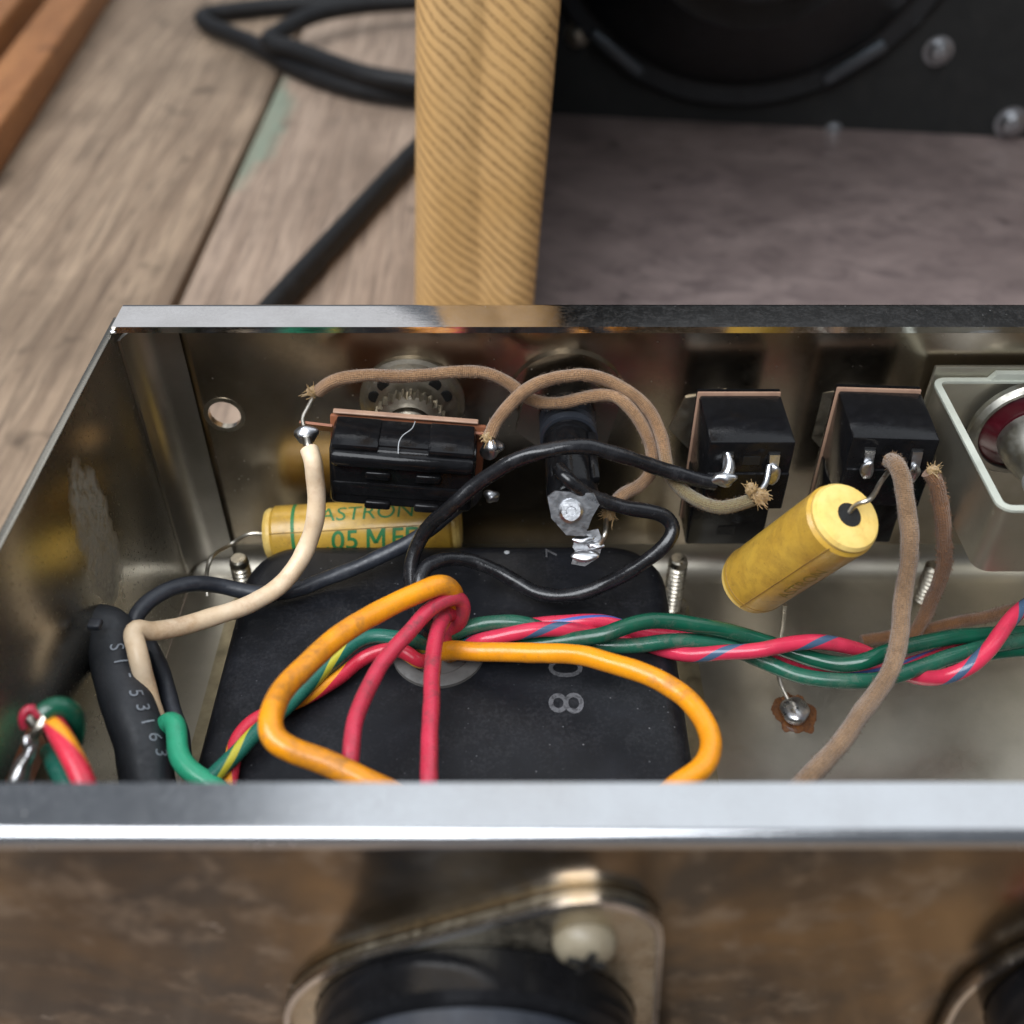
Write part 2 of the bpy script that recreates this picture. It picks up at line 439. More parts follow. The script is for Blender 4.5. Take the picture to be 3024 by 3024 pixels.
bakelite = m_plastic('black_bakelite', (.005, .005, .0055), (.007, .007, .008), .14, .3, (.016, .016, .018), .10, .2, dsc=.9)
copper_ph = m_plastic('brown_phenolic_board', (.28, .10, .045), (.20, .07, .035), .45, .3, (.10, .05, .03))
pink_ph = m_plastic('pinkish_phenolic_edge', (.40, .25, .17), (.32, .19, .13), .5, .2, (.2, .1, .08))
def m_metal(name, c, rough, bump=.25, sc=1.0):
    t = NT(name); co = t.co(); n = t.noise(co, sc, 4, .6)
    t.set(Base_Color=t.mix(t.ramp(n, (.35, 0), (.7, 1)), c, tuple(q * .7 for q in c)), Metallic=1.0, Roughness=t.ramp(n, (.3, rough * .7), (.7, rough * 1.4)))
    t.bump(n, bump, .25); return t.m
solder = m_metal('solder', (.70, .71, .73), .30, .35, .6)
tin = m_metal('tinned_lug', (.52, .53, .55), .34, .3, .8)
wire_tin = m_metal('tinned_wire', (.62, .58, .50), .34, .2, 1)
bolt_m = m_metal('bolt_steel', (.52, .48, .40), .33, .3, .8)
brass_pale = m_plastic('pale_lacquered_steel', (.48, .50, .43), (.40, .42, .36), .35, .15, (.3, .28, .22), .05)
white_pl = m_plastic('grey_white_nylon', (.42, .43, .44), (.36, .37, .38), .4, .2, (.2, .19, .17))

def m_bell():
    t = NT('black_painted_bell'); co = t.co()
    sp = t.ramp(t.voro(co, .55), (.05, 1), (.10, 0)); sp = t.math('MULTIPLY', sp, t.ramp(t.noise(co, .25, 3), (.46, 0), (.60, 1)))
    sm = t.ramp(t.noise(co, .07, 6, .65, .5), (.42, 0), (.75, 1)); fn = t.noise(co, 1.6, 4, .7)
    b = t.mix(sm, (.006, .0066, .0085), (.013, .0142, .0185)); b = t.mix(t.math('MULTIPLY', t.ramp(t.math('MULTIPLY', fn, t.noise(co, .11, 5, .7)), (.24, 0), (.42, 1)), .32), b, (.05, .05, .055))
    t.set(Base_Color=t.mix(t.math('MULTIPLY', sp, .75), b, (.20, .20, .21)), Roughness=t.ramp(t.noise(co, .15, 5, .6), (.3, .34), (.7, .50)), Specular_IOR_Level=.26)
    t.bump(fn, .12, .25); return t.m
bell_m = m_bell()
clip_m = m_metal('highlight_grey_clip', (.16, .18, .20), .4, .1, .1)
bracket_m = m_steel('dull_worn_bracket', (.56, .53, .44), (.50, .47, .38), .44, .50, dust=.0, dustc=(.26, .24, .19), bump=-.11)
lamp_ring_m = m_metal('dull_nickel', (.40, .39, .345), .42, .1, .5)
washer_m = m_metal('dull_worn_nickel', (.52, .47, .38), .42, .3, .6)
def m_capyellow():
    t = NT('waxed_yellow_paper'); co = t.co()
    d = t.ramp(t.noise(co, .30, 7, .75, .3), (.44, 0), (.68, 1)); f = t.ramp(t.noise(co, 1.6, 4, .7), (.58, 0), (.72, 1))
    b = t.mix(t.ramp(t.noise(co, .12, 3), (.35, 0), (.7, 1)), (.61, .375, .055), (.53, .305, .04))
    b = t.mix(t.math('MULTIPLY', d, .6), b, (.33, .185, .035)); b = t.mix(t.math('MULTIPLY', t.math('MULTIPLY', f, d), .8), b, (.10, .06, .02))
    t.set(Base_Color=b, Roughness=t.ramp(t.noise(co, .8, 3), (.3, .28), (.7, .45)), Subsurface_Weight=.0, Coat_Weight=.25, Coat_Roughness=.25)
    t.bump(t.noise(co, .9, 4), .1, .3); return t.m
cap_y = m_capyellow()
cap_wax = m_plastic('yellow_wax_end', (.82, .59, .19), (.75, .48, .10), .35, .3, (.4, .25, .06), .15)
ink_green = m_plastic('green_print', (.02, .17, .05), (.03, .22, .07), .5, .1)
ink_dark = m_plastic('faded_olive_print', (.22, .18, .03), (.34, .24, .04), .5, .6, (.5, .32, .04), dsc=.8)
ink_grey = m_plastic('grey_print', (.12, .12, .13), (.075, .075, .08), .6, .8, (.02, .02, .022), dsc=1.0, dthr=.48)
ink_cord = m_plastic('pale_grey_print', (.33, .36, .40), (.25, .28, .32), .6, .3, (.05, .05, .05), dsc=1.2)
seam_m = m_plastic('wax_seam', (.30, .17, .03), (.2, .11, .02), .5, .2)
grommet_m = m_plastic('grey_rubber', (.12, .115, .11), (.09, .085, .08), .55, .3, (.05, .05, .05), .15)
dark_hole = m_plastic('dark_recess', (.004, .004, .004), (.005, .005, .005), .6, 0)
def m_flux():
    t = NT('burnt_flux'); co = t.co(); n = t.noise(co, .9, 5, .7)
    t.set(Base_Color=t.mix(t.ramp(n, (.35, 0), (.65, 1)), (.20, .075, .02), (.05, .02, .01)), Roughness=.25, Coat_Weight=.4); t.bump(n, .5, .3); return t.m
flux_m = m_flux()
def m_jewel():
    t = NT('red_jewel_glass'); t.set(Base_Color=(.05, .004, .008), Roughness=.16, Coat_Weight=.1, Specular_IOR_Level=.7); return t.m
jewel_m = m_jewel()

def m_wood(name, c1, c2, c3, gr=(.012, .16, .16), rough=.7, stain=.5, paint=False):
    t = NT(name); inf = t.n('ShaderNodeObjectInfo')
    co0 = t.co(); vm = t.n('ShaderNodeVectorMath', operation='ADD'); t.l(co0, vm.inputs[0])
    sc = t.n('ShaderNodeVectorMath', operation='SCALE'); t.l(inf.outputs['Random'], sc.inputs['Scale']); sc.inputs[0].default_value = (500, 900, 300); t.l(sc.outputs[0], vm.inputs[1])
    co = vm.outputs[0]
    mp = t.n('ShaderNodeMapping'); mp.inputs['Scale'].default_value = gr; t.l(co, mp.inputs[0])
    g1 = t.noise(mp.outputs[0], 1, 8, .68, .8)
    mp2 = t.n('ShaderNodeMapping'); mp2.inputs['Scale'].default_value = tuple(q * 6 for q in gr); t.l(co, mp2.inputs[0])
    g2 = t.noise(mp2.outputs[0], 1, 6, .7, .5)
    big = t.noise(co, .012, 6, .62, .6)
    b = t.mix(t.ramp(g1, (.40, 0), (.60, 1)), c1, c2)
    b = t.mix(t.math('MULTIPLY', t.ramp(g2, (.46, 0), (.66, 1)), .8), b, c3)
    b = t.mix(t.math('MULTIPLY', t.ramp(big, (.45, 0), (.75, 1)), stain), b, tuple(q * .55 for q in c2))
    kn = t.ramp(t.noise(co, .055, 3, .5), (.64, 0), (.74, 1)); b = t.mix(t.math('MULTIPLY', kn, .6), b, tuple(q * .35 for q in c3))
    if paint:      # remains of old green paint along one plank edge
        sp_ = t.n('ShaderNodeSeparateXYZ'); t.l(co0, sp_.inputs[0]); nz = t.noise(co0, .06, 6, .7)
        ex_ = t.math('DIVIDE', t.math('ADD', sp_.outputs[0], 114.0), 15.0); ey_ = t.math('POWER', t.math('DIVIDE', t.math('SUBTRACT', sp_.outputs[1], 268.0), 78.0), 2.0)
        pm = t.ramp(t.math('ADD', t.math('ADD', ex_, ey_), t.math('MULTIPLY', t.math('SUBTRACT', nz, .5), 1.6)), (.45, 1), (.95, 0))
        b = t.mix(t.math('MULTIPLY', pm, t.ramp(g2, (.35, 1), (.65, .45))), b, (.17, .225, .17))
    t.set(Base_Color=b, Roughness=rough, Specular_IOR_Level=.3)
    t.bump(t.math('ADD', g1, t.math('MULTIPLY', g2, .5)), .5, 1.0); return t.m
plank_m = m_wood('weathered_plank', (.34, .25, .173), (.215, .152, .104), (.085, .06, .043), (.10, .0045, .10), stain=.75)
plank_p = m_wood('pale_weathered_plank', (.38, .285, .215), (.265, .192, .142), (.115, .083, .063), (.11, .005, .11), stain=.6, paint=True)
batten_m = m_wood('varnished_wood', (.36, .155, .055), (.27, .108, .036), (.15, .06, .02), (.2, .015, .2), .4, .3)
batten_d = m_wood('dark_red_wood', (.22, .085, .055), (.15, .055, .04), (.10, .04, .03), (.2, .015, .2), .45, .3)
cabfloor_m = m_wood('dusty_dark_wood', (.25, .195, .18), (.17, .13, .122), (.105, .08, .078), (.010, .016, .016), .45, .8)
greenpaint = m_plastic('old_green_paint', (.20, .235, .185), (.24, .24, .19), .75, .9, (.34, .27, .215), .3, dsc=.16)
def m_tweed():
    t = NT('lacquered_tweed'); uv = t.co(what='UV'); s = t.n('ShaderNodeSeparateXYZ'); t.l(uv, s.inputs[0]); co = t.co()
    wn = t.math('MULTIPLY', t.math('SUBTRACT', t.noise(uv, .10, 3), .5), 2.6)
    q = t.math('DIVIDE', t.math('ADD', t.math('ADD', t.math('MULTIPLY', s.outputs[0], .84), s.outputs[1]), wn), 3.35)
    k = t.math('ADD', t.math('MULTIPLY', t.math('SINE', t.math('MULTIPLY', q, 6.2832)), .5), .5)
    k = t.math('MULTIPLY', t.ramp(k, (.45, 0), (.85, 1)), t.math('MULTIPLY', t.ramp(t.noise(uv, 1.1, 4, .7), (.3, .3), (.6, 1)), t.ramp(t.noise(uv, .09, 4, .6), (.3, .5), (.65, 1.1))))
    b = t.mix(t.ramp(t.noise(co, .04, 4), (.35, 0), (.7, 1)), (.63, .39, .165), (.54, .32, .12))
    b = t.mix(t.math('MULTIPLY', k, .8), b, (.22, .12, .048))
    w = t.ramp(t.noise(co, .07, 4, .6), (.66, 0), (.74, 1)); b = t.mix(t.math('MULTIPLY', w, .5), b, (.66, .55, .44))
    th = t.math('MULTIPLY', t.math('SINE', t.math('MULTIPLY', s.outputs[0], 7)), t.math('SINE', t.math('MULTIPLY', s.outputs[1], 7)))
    t.set(Base_Color=b, Roughness=.52, Specular_IOR_Level=.35); t.bump(t.math('SUBTRACT', t.math('MULTIPLY', th, .3), k), .35, .3); return t.m
tweed_m = m_tweed()
baffle_m = m_plastic('black_painted_baffle', (.006, .007, .007), (.009, .010, .010), .55, .2, (.02, .018, .016), .1, dsc=.05)
speaker_m = m_plastic('black_speaker_frame', (.010, .012, .014), (.016, .019, .022), .30, .1, (.02, .02, .02), .05, dsc=.05)

# ------------------------------------------------------------------ the table
XB = [-696, -556, -416, -256, -116, 26, 168, 310, 455, 600]
tb = thing('table_top', 'weathered wooden plank surface under the metal chassis', 'table', (0, 200, -30))
del tb['category']; tb['kind'] = 'structure'
for i in range(len(XB) - 1):
    x0, x1 = XB[i] + 1.3, XB[i + 1] - 1.3
    part('plank', box(((x0 + x1) / 2, 250, -14 + (.6 if i % 2 else 0)), (x1 - x0, 1300, 28), 1.2, 2), plank_p if i == 4 else plank_m, tb)
# two battens lying in the far left corner
def batten(a, b, wd, h, mat, name, label):
    a, b = Vector((*a, 0)), Vector((*b, 0)); d = (b - a); L = d.length
    M = Matrix.Rotation(math.atan2(d.y, d.x) - math.pi / 2, 4, 'Z')
    g = box((0, 0, 0), (wd, L, h), 2.0, 3).xf(M).xf(Matrix.Translation((a + b) / 2 + Vector((0, 0, h / 2 + .7))))
    single(name, g, mat, label, 'batten')
batten((-222, 400), (-249, 700), 22, 15, batten_m, 'wood_batten', 'orange varnished wood batten lying nearest the plank seam')
batten((-255, 400), (-284, 700), 22, 17, batten_m, 'wood_batten', 'second orange wood batten, beside the dark red board')
batten((-312, 400), (-341, 700), 50, 20, batten_d, 'wood_board', 'dark red board in the far left corner')

# black cords on the table
def cord(pts, r, label, name='black_cable', mat=None, zl=None):
    c = smooth_path(spline([P(a, b, z) for a, b, z in pts], 3), 4)
    return single(name, tube(c, r, 14), mat or cord_table, label, 'cord')
cord([(1420, 250, 5), (1300, 375, 5), (1215, 460, 5), (1110, 574, 5), (1000, 694, 5), (900, 803, 5), (815, 898, 5), (700, 1030, 5)], 4.4, 'straight black cord running from behind the tweed panel to the chassis')
cord([(1500, 318, 6), (1330, 296, 6), (1215, 285, 6), (1080, 268, 6), (960, 235, 6), (850, 190, 6), (770, 140, 8), (690, 105, 8), (610, 72, 7), (600, 48, 6), (680, 33, 6), (800, 20, 6), (1000, 8, 6), (1215, -4, 6), (1500, -8, 6)], 4.6, 'outer loop of coiled black cord left of the tweed panel')
cord([(1500, 285, 13), (1330, 262, 13), (1215, 246, 14), (1080, 222, 14), (960, 180, 14), (860, 142, 15), (790, 125, 15), (820, 100, 14), (870, 70, 14), (930, 42, 14), (1050, 18, 14), (1215, 4, 14), (1500, 2, 14)], 4.6, 'inner loop of coiled black cord lying over the outer loop')

# ------------------------------------------------------------------ the amplifier cabinet behind
cabr = (0, 0, R(-7.5))
cab = thing('amplifier_cabinet', 'tweed covered amplifier cabinet with open dark back behind the chassis', 'cabinet', (-31.5, 262, 0), rot=cabr)
LEAN = math.tan(R(3.7))
def post(x0, wd, lean, crease):
    # rear edge profile of a side panel (x, y) from the outside round to the inside
    pr = [(0, 200)] + [(0, 12)] + [(9 - 9 * math.cos(R(a)), 10 - 10 * math.sin(R(a))) for a in range(0, 91, 10)]
    if crease: pr += [(14, .0), (16.6, .25), (18.2, .85), (19.3, 1.0), (20.8, .55), (24, .05)]
    pr += [(wd - 7 + 7 * math.sin(R(a)), 6 - 6 * math.cos(R(a))) for a in range(0, 91, 10)] + [(wd - 30, 200)]
    L = [0]
    for i in range(1, len(pr)): L.append(L[-1] + (Vector(pr[i]) - Vector(pr[i - 1])).length)
    n = 40; V = []; F = []; U = []; MI = []
    for k in range(n + 1):
        z = 350.0 * k / n
        for (x, y) in pr:
            wv = 1.0 if not crease or y > 2 else 1.0
            xx = x + ((math.sin(z * .05) * .9 + mnoise.noise(Vector((z * .09, 0, 0))) * 1.2) if crease and 14 < x < 24 else 0)
            V.append((x0 + xx + z * lean, y, z))
    m = len(pr)
    for k in range(n):
        for i in range(m - 1):
            F.append([k * m + i, k * m + i + 1, (k + 1) * m + i + 1, (k + 1) * m + i]); MI.append(1 if i == m - 2 else 0)
            z0, z1 = 350 * k / n, 350 * (k + 1) / n
            U.append([(L[i], z0), (L[i + 1], z0), (L[i + 1], z1), (L[i], z1)])
    F.append(list(range(m))[::-1]); U.append([(0, 0)] * m); F.append([n * m + i for i in range(m)]); U.append([(0, 0)] * m)
    F.append([k * m for k in range(n + 1)] + [k * m + m - 1 for k in range(n, -1, -1)]); U.append([(0, 0)] * (2 * n + 2))
    g = G().add(V, F, U); g.m[:len(MI)] = MI
    return g
part('side_panel', post(0, 35.2, LEAN, True), [tweed_m, baffle_m], cab)
part('side_panel', post(430, 30, 0, False), [tweed_m, baffle_m], cab)
part('bottom_panel', box((225, 105, 6), (410, 188, 11), 1), cabfloor_m, cab)
bf = part('baffle_board', box((219, 203, 180), (426, 10, 350), 0), baffle_m, cab)
spc = Vector((97, 197, 107))
sp = part('speaker', lathe(spc, (0, -1, 0), [(87, 0), (87, 2.5), (85.5, 4), (78, 4.2), (77, 7), (71, 12), (48, 38), (44, 42)], 64), speaker_m, cab)
part('magnet', lathe(spc + Vector((0, -42, 0)), (0, -1, 0), [(30, 0), (31, 1), (31, 16), (29, 18), (12, 18.5), (0, 19)], 48), speaker_m, sp)
for k in range(4):
    a = R((-125, -54, 52, 130)[k])  # lower clips placed and lightened to stand in for the rim's highlights
    part('highlight_clip', box((0, 0, 0), (26, 2.6, 5), 1.0, 2).xf(Matrix.Rotation(-a + math.pi / 2, 4, 'Y')).xf(Matrix.Translation(spc + Vector((82 * math.cos(a), -5, 82 * math.sin(a))))), clip_m, sp)
cabM = Matrix.Translation((-31.5, 262, 0)) @ Matrix.Rotation(R(-7.5), 4, 'Z')
def on_baffle(px, py, off=3):
    # point of the baffle's rear face at a photo position
    o = Vector((0, 0, CZ)); d = P(px, py, 0) - o; n = cabM.to_3x3() @ Vector((0, 1, 0)); q = cabM @ Vector((0, 198 - off, 0))
    t = (q - o).dot(n) / d.dot(n); return cabM.inverted() @ (o + d * t)
for (px, py, r) in ((1705, 100, 4.0), (2770, 150, 4.4), (2985, 362, 5.0), (2460, 388, 3.0)):
    c = on_baffle(px, py, 0)
    bo = part('bolt', lathe(c, (0, -1, 0), [(r * 1.3, -.5), (r * 1.3, .8), (r, 1.0), (r * .95, 2.8), (r * .7, 4.2), (0, 4.8)], 20), tin if px > 2000 else bolt_m, bf)

# ------------------------------------------------------------------ the chassis
FZ = 23.0; RIM = 88.0; YB = 166.0; YF = 58.0; XL = -70.5; XR = 150.0; THK = 1.3
ch = thing('amplifier_chassis', 'open plated steel chassis tray full of wiring', 'chassis', (40, 112, FZ))
HX, HZ = -56.6, 64.3
part('back_wall', holed_plate(XL, XR, 29.0, 84.5, [(HX, HZ, 3.2)], (0, YB + THK, 0), (1, 0, 0), (0, 0, 1), THK), steel, ch, 30)
# lip along the top of the back wall (visible side up)
lip = [(158.2, RIM)] + arc(YB - .9, RIM - .8, .8, 90, 0, 6) + [(YB - .1, 84.5)]
part('back_lip', sheet_profile(lip[::-1], XL + .2, XR, 1.25), steel_edge, ch)
part('floor_bend', sheet_profile([(YB, 29.0)] + arc(YB - 6, 29.0, 6, 0, -90, 8), XL, XR, -THK), steel_floor, ch)
part('floor_panel', box((( XL + XR) / 2, (YB - 6 + YF + 4) / 2, FZ - THK / 2), (XR - XL, YB - 6 - YF - 4, THK), 0), steel_floor, ch)
fw = [(66.2, RIM), (61.0, RIM)] + arc(61.0, RIM - 1.8, 1.8, 90, 180, 10) + [(59.2, 60), (59.2, 30)] + arc(63.2, 26, 4, 180, 260, 4)
lipg = sheet_profile(fw[:13], -120, XR, -1.3, 60)
for p in lipg.v: p.z += .16 * mnoise.noise(Vector((p.x * .035, 2, 0))); p.y += .14 * mnoise.noise(Vector((p.x * .03, 7, 0)))
part('front_lip', lipg, steel_lip, ch)
part('front_wall', sheet_profile(fw[12:], -120, XR, -1.3, 40), front_steel, ch)
PATCH = tuple(P(290, 1590, XL, 'x') - Vector((40, 112, FZ)))
leftm = m_leftwall()
part('left_wall', box((XL - .75, (YB + 61) / 2 - 1.0, (RIM + FZ) / 2 - .2), (1.5, YB - 61 - 2, RIM - FZ), .35, 2), leftm, ch)
# end plate of the left wall is folded round the corner: a tab lying on the back wall
tabp = [(XL + .02, 159.4), (XL + .02, 160.0)] + [(XL + 4.9 - 4.9 * math.cos(R(a)), 160.1 + 4.9 * math.sin(R(a))) for a in range(0, 91, 10)] + [(XL + 9.0, 165.0)]
n = len(tabp); V = []; F = []
inn = [(p[0] + .5, p[1] - (0.0 if i < 3 else .7)) for i, p in enumerate(tabp)]
for z in (FZ + 3.5, 85.6): V += [(a, b, z) for a, b in tabp] + [(a, b, z) for a, b in inn]
for i in range(n - 1): F += [[i, i + 1, 2 * n + i + 1, 2 * n + i], [n + i, 3 * n + i, 3 * n + i + 1, n + i + 1], [i, n + i, n + i + 1, i + 1], [2 * n + i, 2 * n + i + 1, 3 * n + i + 1, 3 * n + i]]
F += [[0, 2 * n, 3 * n, n], [n - 1, 2 * n - 1, 4 * n - 1, 3 * n - 1]]
part('corner_tab', G().add(V, F), steel_tab, ch)
part('corner_weld', blob((XL + .2, 158.6, RIM + .1), (.75, .65, .4), 3, .12), solder, ch)
part('hole_rim', ring_plate(circ(4.1, 36), circ(3.2, 36), (HX, YB - .02, HZ), (1, 0, 0), (0, 0, 1), .12), bolt_m, ch)
# outside: the mains cord that enters through the left wall
cord2 = smooth_path(spline([Vector((-71.5, 121, 54)), Vector((-82, 121.5, 53)), Vector((-96, 125, 46)), Vector((-112, 130, 32)), Vector((-150, 139, 10)), Vector((-240, 150, 6))], 2), 3)
single('black_cable', tube(cord2, 5.2, 14), cord_table, 'black cord entering the chassis from outside the left wall', 'cord')

# screws and bolts standing in the floor
def bolt(base, z1, r, label, nut=True, lean=(0, 0)):
    b = Vector(base); h = z1 - b.z
    t = thing('bolt', label, 'bolt', b)
    prof = [(r * .9, 0)]; k = 0.0
    while k < h - 1.0:
        prof += [(r * .68, k), (r, k + .55), (r, k + .65)]; k += 1.15
    prof += [(r * .86, h - .35), (r * .72, h)]
    d = Vector((lean[0], lean[1], 1))
    part('thread', lathe(b, d, prof, 24), bolt_m, t, 20)
    if nut:
        hx = [(r * 1.75 * math.cos(R(60 * i + 10)), r * 1.75 * math.sin(R(60 * i + 10))) for i in range(6)]
        part('nut', prism(hx, b + Vector((0, 0, .9)), (1, 0, 0), (0, 1, 0), 2.0), bolt_m, t)
        part('lock_washer', lathe(b, (0, 0, 1), [(r * 1.9, 0), (r * 1.9, .8), (r * 1.1, .9)], 24), bolt_m, t)
    return t
bolt((-55.2, 150.5, FZ), 40, 2.0, 'threaded bolt beside the left rear corner of the black transformer')
bolt((33.6, 150.5, FZ), 40, 2.0, 'threaded bolt with nut beside the right rear corner of the transformer')
bolt((88.5, 155.0, FZ), 33.5, 2.1, 'short bright bolt behind the two brown cloth wires', False)

# ------------------------------------------------------------------ transformer
BT = 45.0
tr = thing('power_transformer', 'black painted power transformer set in the chassis floor', 'transformer', (-11, 105, FZ))
def rrect(x0, x1, y0, y1, r, n=8):
    o = []
    for cx, cy, a in ((x1 - r, y1 - r, 0), (x0 + r, y1 - r, 90), (x0 + r, y0 + r, 180), (x1 - r, y0 + r, 270)):
        o += [(cx + r * math.cos(R(a + 90 * i / n)), cy + r * math.sin(R(a + 90 * i / n))) for i in range(n + 1)]
    return o
def bell(hole):
    lay = [(0, FZ + 1.2), (.6, BT - 5), (1.2, BT - 2.4), (2.2, BT - .9), (3.6, BT - .15), (5.0, BT)]
    V = []; F = []; k = None
    for ins, z in lay:
        rr = rrect(-52.6 + ins, 30.6 - ins, 68 + ins, 151.5 - ins, max(11 - ins * .8, 4)); k = len(rr)
        V += [(a, b, z) for a, b in rr]
    for l in range(len(lay) - 1):
        for i in range(k):
            j = (i + 1) % k; F.append([l * k + i, l * k + j, (l + 1) * k + j, (l + 1) * k + i])
    base = (len(lay) - 1) * k
    c, r = hole; hv = []
    for i in range(k):
        p = Vector(V[base + i]); a = math.atan2(p.y - c.y, p.x - c.x); hv.append((c.x + r * math.cos(a), c.y + r * math.sin(a), BT + .05))
    V += hv
    mid = []
    for i in range(k):
        j = (i + 1) % k; F.append([base + i, base + j, base + k + j, base + k + i])
    V += [(p[0], p[1], BT - 8) for p in hv]
    for i in range(k):
        j = (i + 1) % k; F.append([base + k + i, base + k + j, base + 2 * k + j, base + 2 * k + i])
    F.append([base + 2 * k + i for i in range(k)])
    return G().add(V, F)
GC = P(1296, 1925, BT)
part('bell_cover', bell((GC, 5.6)), bell_m, tr, 40)
part('mounting_flange', prism(rrect(-60.2, 37.6, 64, 156, 4, 4), (0, 0, FZ + .05), (1, 0, 0), (0, 1, 0), 1.1), m_metal('dull_brass_plating', (.42, .36, .24), .4, .1, .3), tr)
part('lower_bell', box((-11, 108, 10.9), (76, 82, 20.6), 6, 3), bell_m, tr)
gr = part('grommet', lathe(GC, (0, 0, 1), [(5.5, -2), (5.5, .6), (6.0, 1.1), (7.4, 1.1), (8.2, .6), (8.3, .05)], 40), grommet_m, tr)
part('paint_fleck', blob(P(1497, 1631, BT + .1), (.55, .5, .15), 3, .3), white_pl, tr)
# stamped characters on the bell, reading away from the flange
def stamp(ch_, px, py, hx, hy, sz=7.0):
    g = text_geo(ch_, 10, 2.0); xs = [p.x for p in g.v]; ys = [p.y for p in g.v]
    cx, cy = (min(xs) + max(xs)) / 2, (min(ys) + max(ys)) / 2; kx = hx / (max(xs) - min(xs)); ky = hy / (max(ys) - min(ys))
    c = P(px, py, BT + .08)
    g.v = [Vector((c.x - (p.y - cy) * ky, c.y + (p.x - cx) * kx, BT + .08)) for p in g.v]
    part('stamped_character', g, ink_grey, tr, None)
stamp('8', 1672, 2076, 4.4, 6.0); stamp('0', 1670, 1972, 4.2, 6.0); stamp('4', 1672, 1842, 4.4, 6.0); stamp('7', 1628, 1632, 2.4, 2.2)

# ------------------------------------------------------------------ toggle switch
tsl = Matrix.Rotation(R(5.5), 4, 'Y')
SC = Vector((-19.4, 0, 67.0))
ts = thing('toggle_switch', 'black bakelite switch mounted on the back wall between two cloth wires', 'switch', (-19.4, 147, 60))
def T(g): return g.xf(Matrix.Translation((SC.x, 0, SC.z)) @ tsl)
body = part('switch_body', T(box((-.3, 148.0, -.6), (26.0, 9.8, 13.4), 1.3, 4)), bakelite, ts)
part('top_ridge', T(box((-8.7, 147.4, 6.1), (8.2, 8.4, 1.5), .5, 2)), bakelite, body)
part('top_ridge', T(box((8.1, 147.4, 6.1), (8.2, 8.4, 1.5), .5, 2)), bakelite, body)
part('top_panel', T(box((-.3, 148.0, 6.0), (9.2, 7.4, .9), .3, 2)), bakelite, body)
part('front_ridge', T(lathe((-12.9, 143.5, 3.9), (1, 0, 0), [(0, 0), (1.3, .2), (1.7, .9), (1.7, 24.2), (1.3, 25.0), (0, 25.2)], 20)), bakelite, body)
for dx, dz in ((-4.6, .6), (4.4, .6), (-4.6, -6.4), (4.4, -6.4)):
    part('front_lug', T(box((dx, 143.1, dz), (4.8, 1.4, 1.9), .6, 3)), bakelite, body)
part('cover_plate', T(box((-.3, 143.2, -2.9), (25, 1.0, 3.0), .4, 2)), bakelite, body)
bp = T(box((0, 153.5, -1.2), (28.6, 1.0, 13.4), .4, 2))
part('phenolic_board', bp, copper_ph, ts)
part('board_edge', T(box((-.5, 153.3, 6.4), (26.4, 1.2, .45), .15, 1)), pink_ph, ts)
part('bushing', T(lathe((0, 154, 0), (0, 1, 0), [(5.2, 0), (5.2, 2), (4.6, 2.2), (4.6, 12)], 32)), steel_clean, ts)
# toothed lock ring and slotted washer against the wall
teeth = []
for i in range(120):
    r = 6.9 if i % 4 < 2 else 6.2; a = 2 * math.pi * i / 120; teeth.append((r * math.cos(a), r * math.sin(a)))
part('toothed_nut', ring_plate(teeth, circ(4.5, 120), (SC.x, 160.5, SC.z + .6), (1, 0, 0), (0, 0, 1), 2.6), washer_m, ts)
part('dished_washer', lathe((SC.x, 166, SC.z + .6), (0, -1, 0), [(10.2, 0), (10.2, .6), (9.4, 1.0), (8.9, 2.0), (7.0, 3.0), (5, 3.2)], 48), washer_m, ts)
for k, a in enumerate((50, 78, 104, 131, 156, 25)):
    ca, sa = math.cos(R(a)), math.sin(R(a))
    part('washer_slot', lathe((SC.x + 7.5 * ca, 163.35, SC.z + .6 + 7.5 * sa), (0, -1, 0), [(1.25, 0), (1.2, .35), (0, .36)], 20), dark_hole, ts)
# lugs with solder
lugL = P(902, 1282, 149, 'y'); lugR = P(1440, 1318, 149, 'y')
part('solder_lug', prism([(-1.2, -1.3), (4.6, -1.3), (4.6, 1.3), (-1.2, 1.3)], lugL + Vector((0, 3, 0)), (1, 0, -.15), (0, -.5, .85), .5), copper_ph, ts)
part('solder_joint', blob(lugL, (2.3, 1.7, 1.7), 2, .3), solder, ts)
part('solder_lug', prism([(-4.5, -2), (1.0, -2), (1.4, 1.6), (-4.5, 2)], lugR + Vector((0, 3, 0)), (1, 0, -.1), (0, -.5, .85), .5), copper_ph, ts)
part('solder_joint', blob(lugR + Vector((.6, -.5, 0)), (2.1, 1.7, 1.9), 5, .45), solder, ts)
part('solder_joint', blob(P(1452, 1465, 150, 'y'), (1.4, 1.2, 1.3), 8, .4), tin, ts)

part('lint_strand', tube(smooth_path(spline([P(1226, 1245, 74.6), P(1215, 1268, 75.2), P(1190, 1285, 75.2), P(1178, 1305, 75), P(1176, 1340, 74.3)], .4), 3), .09, 6), white_pl, ts)
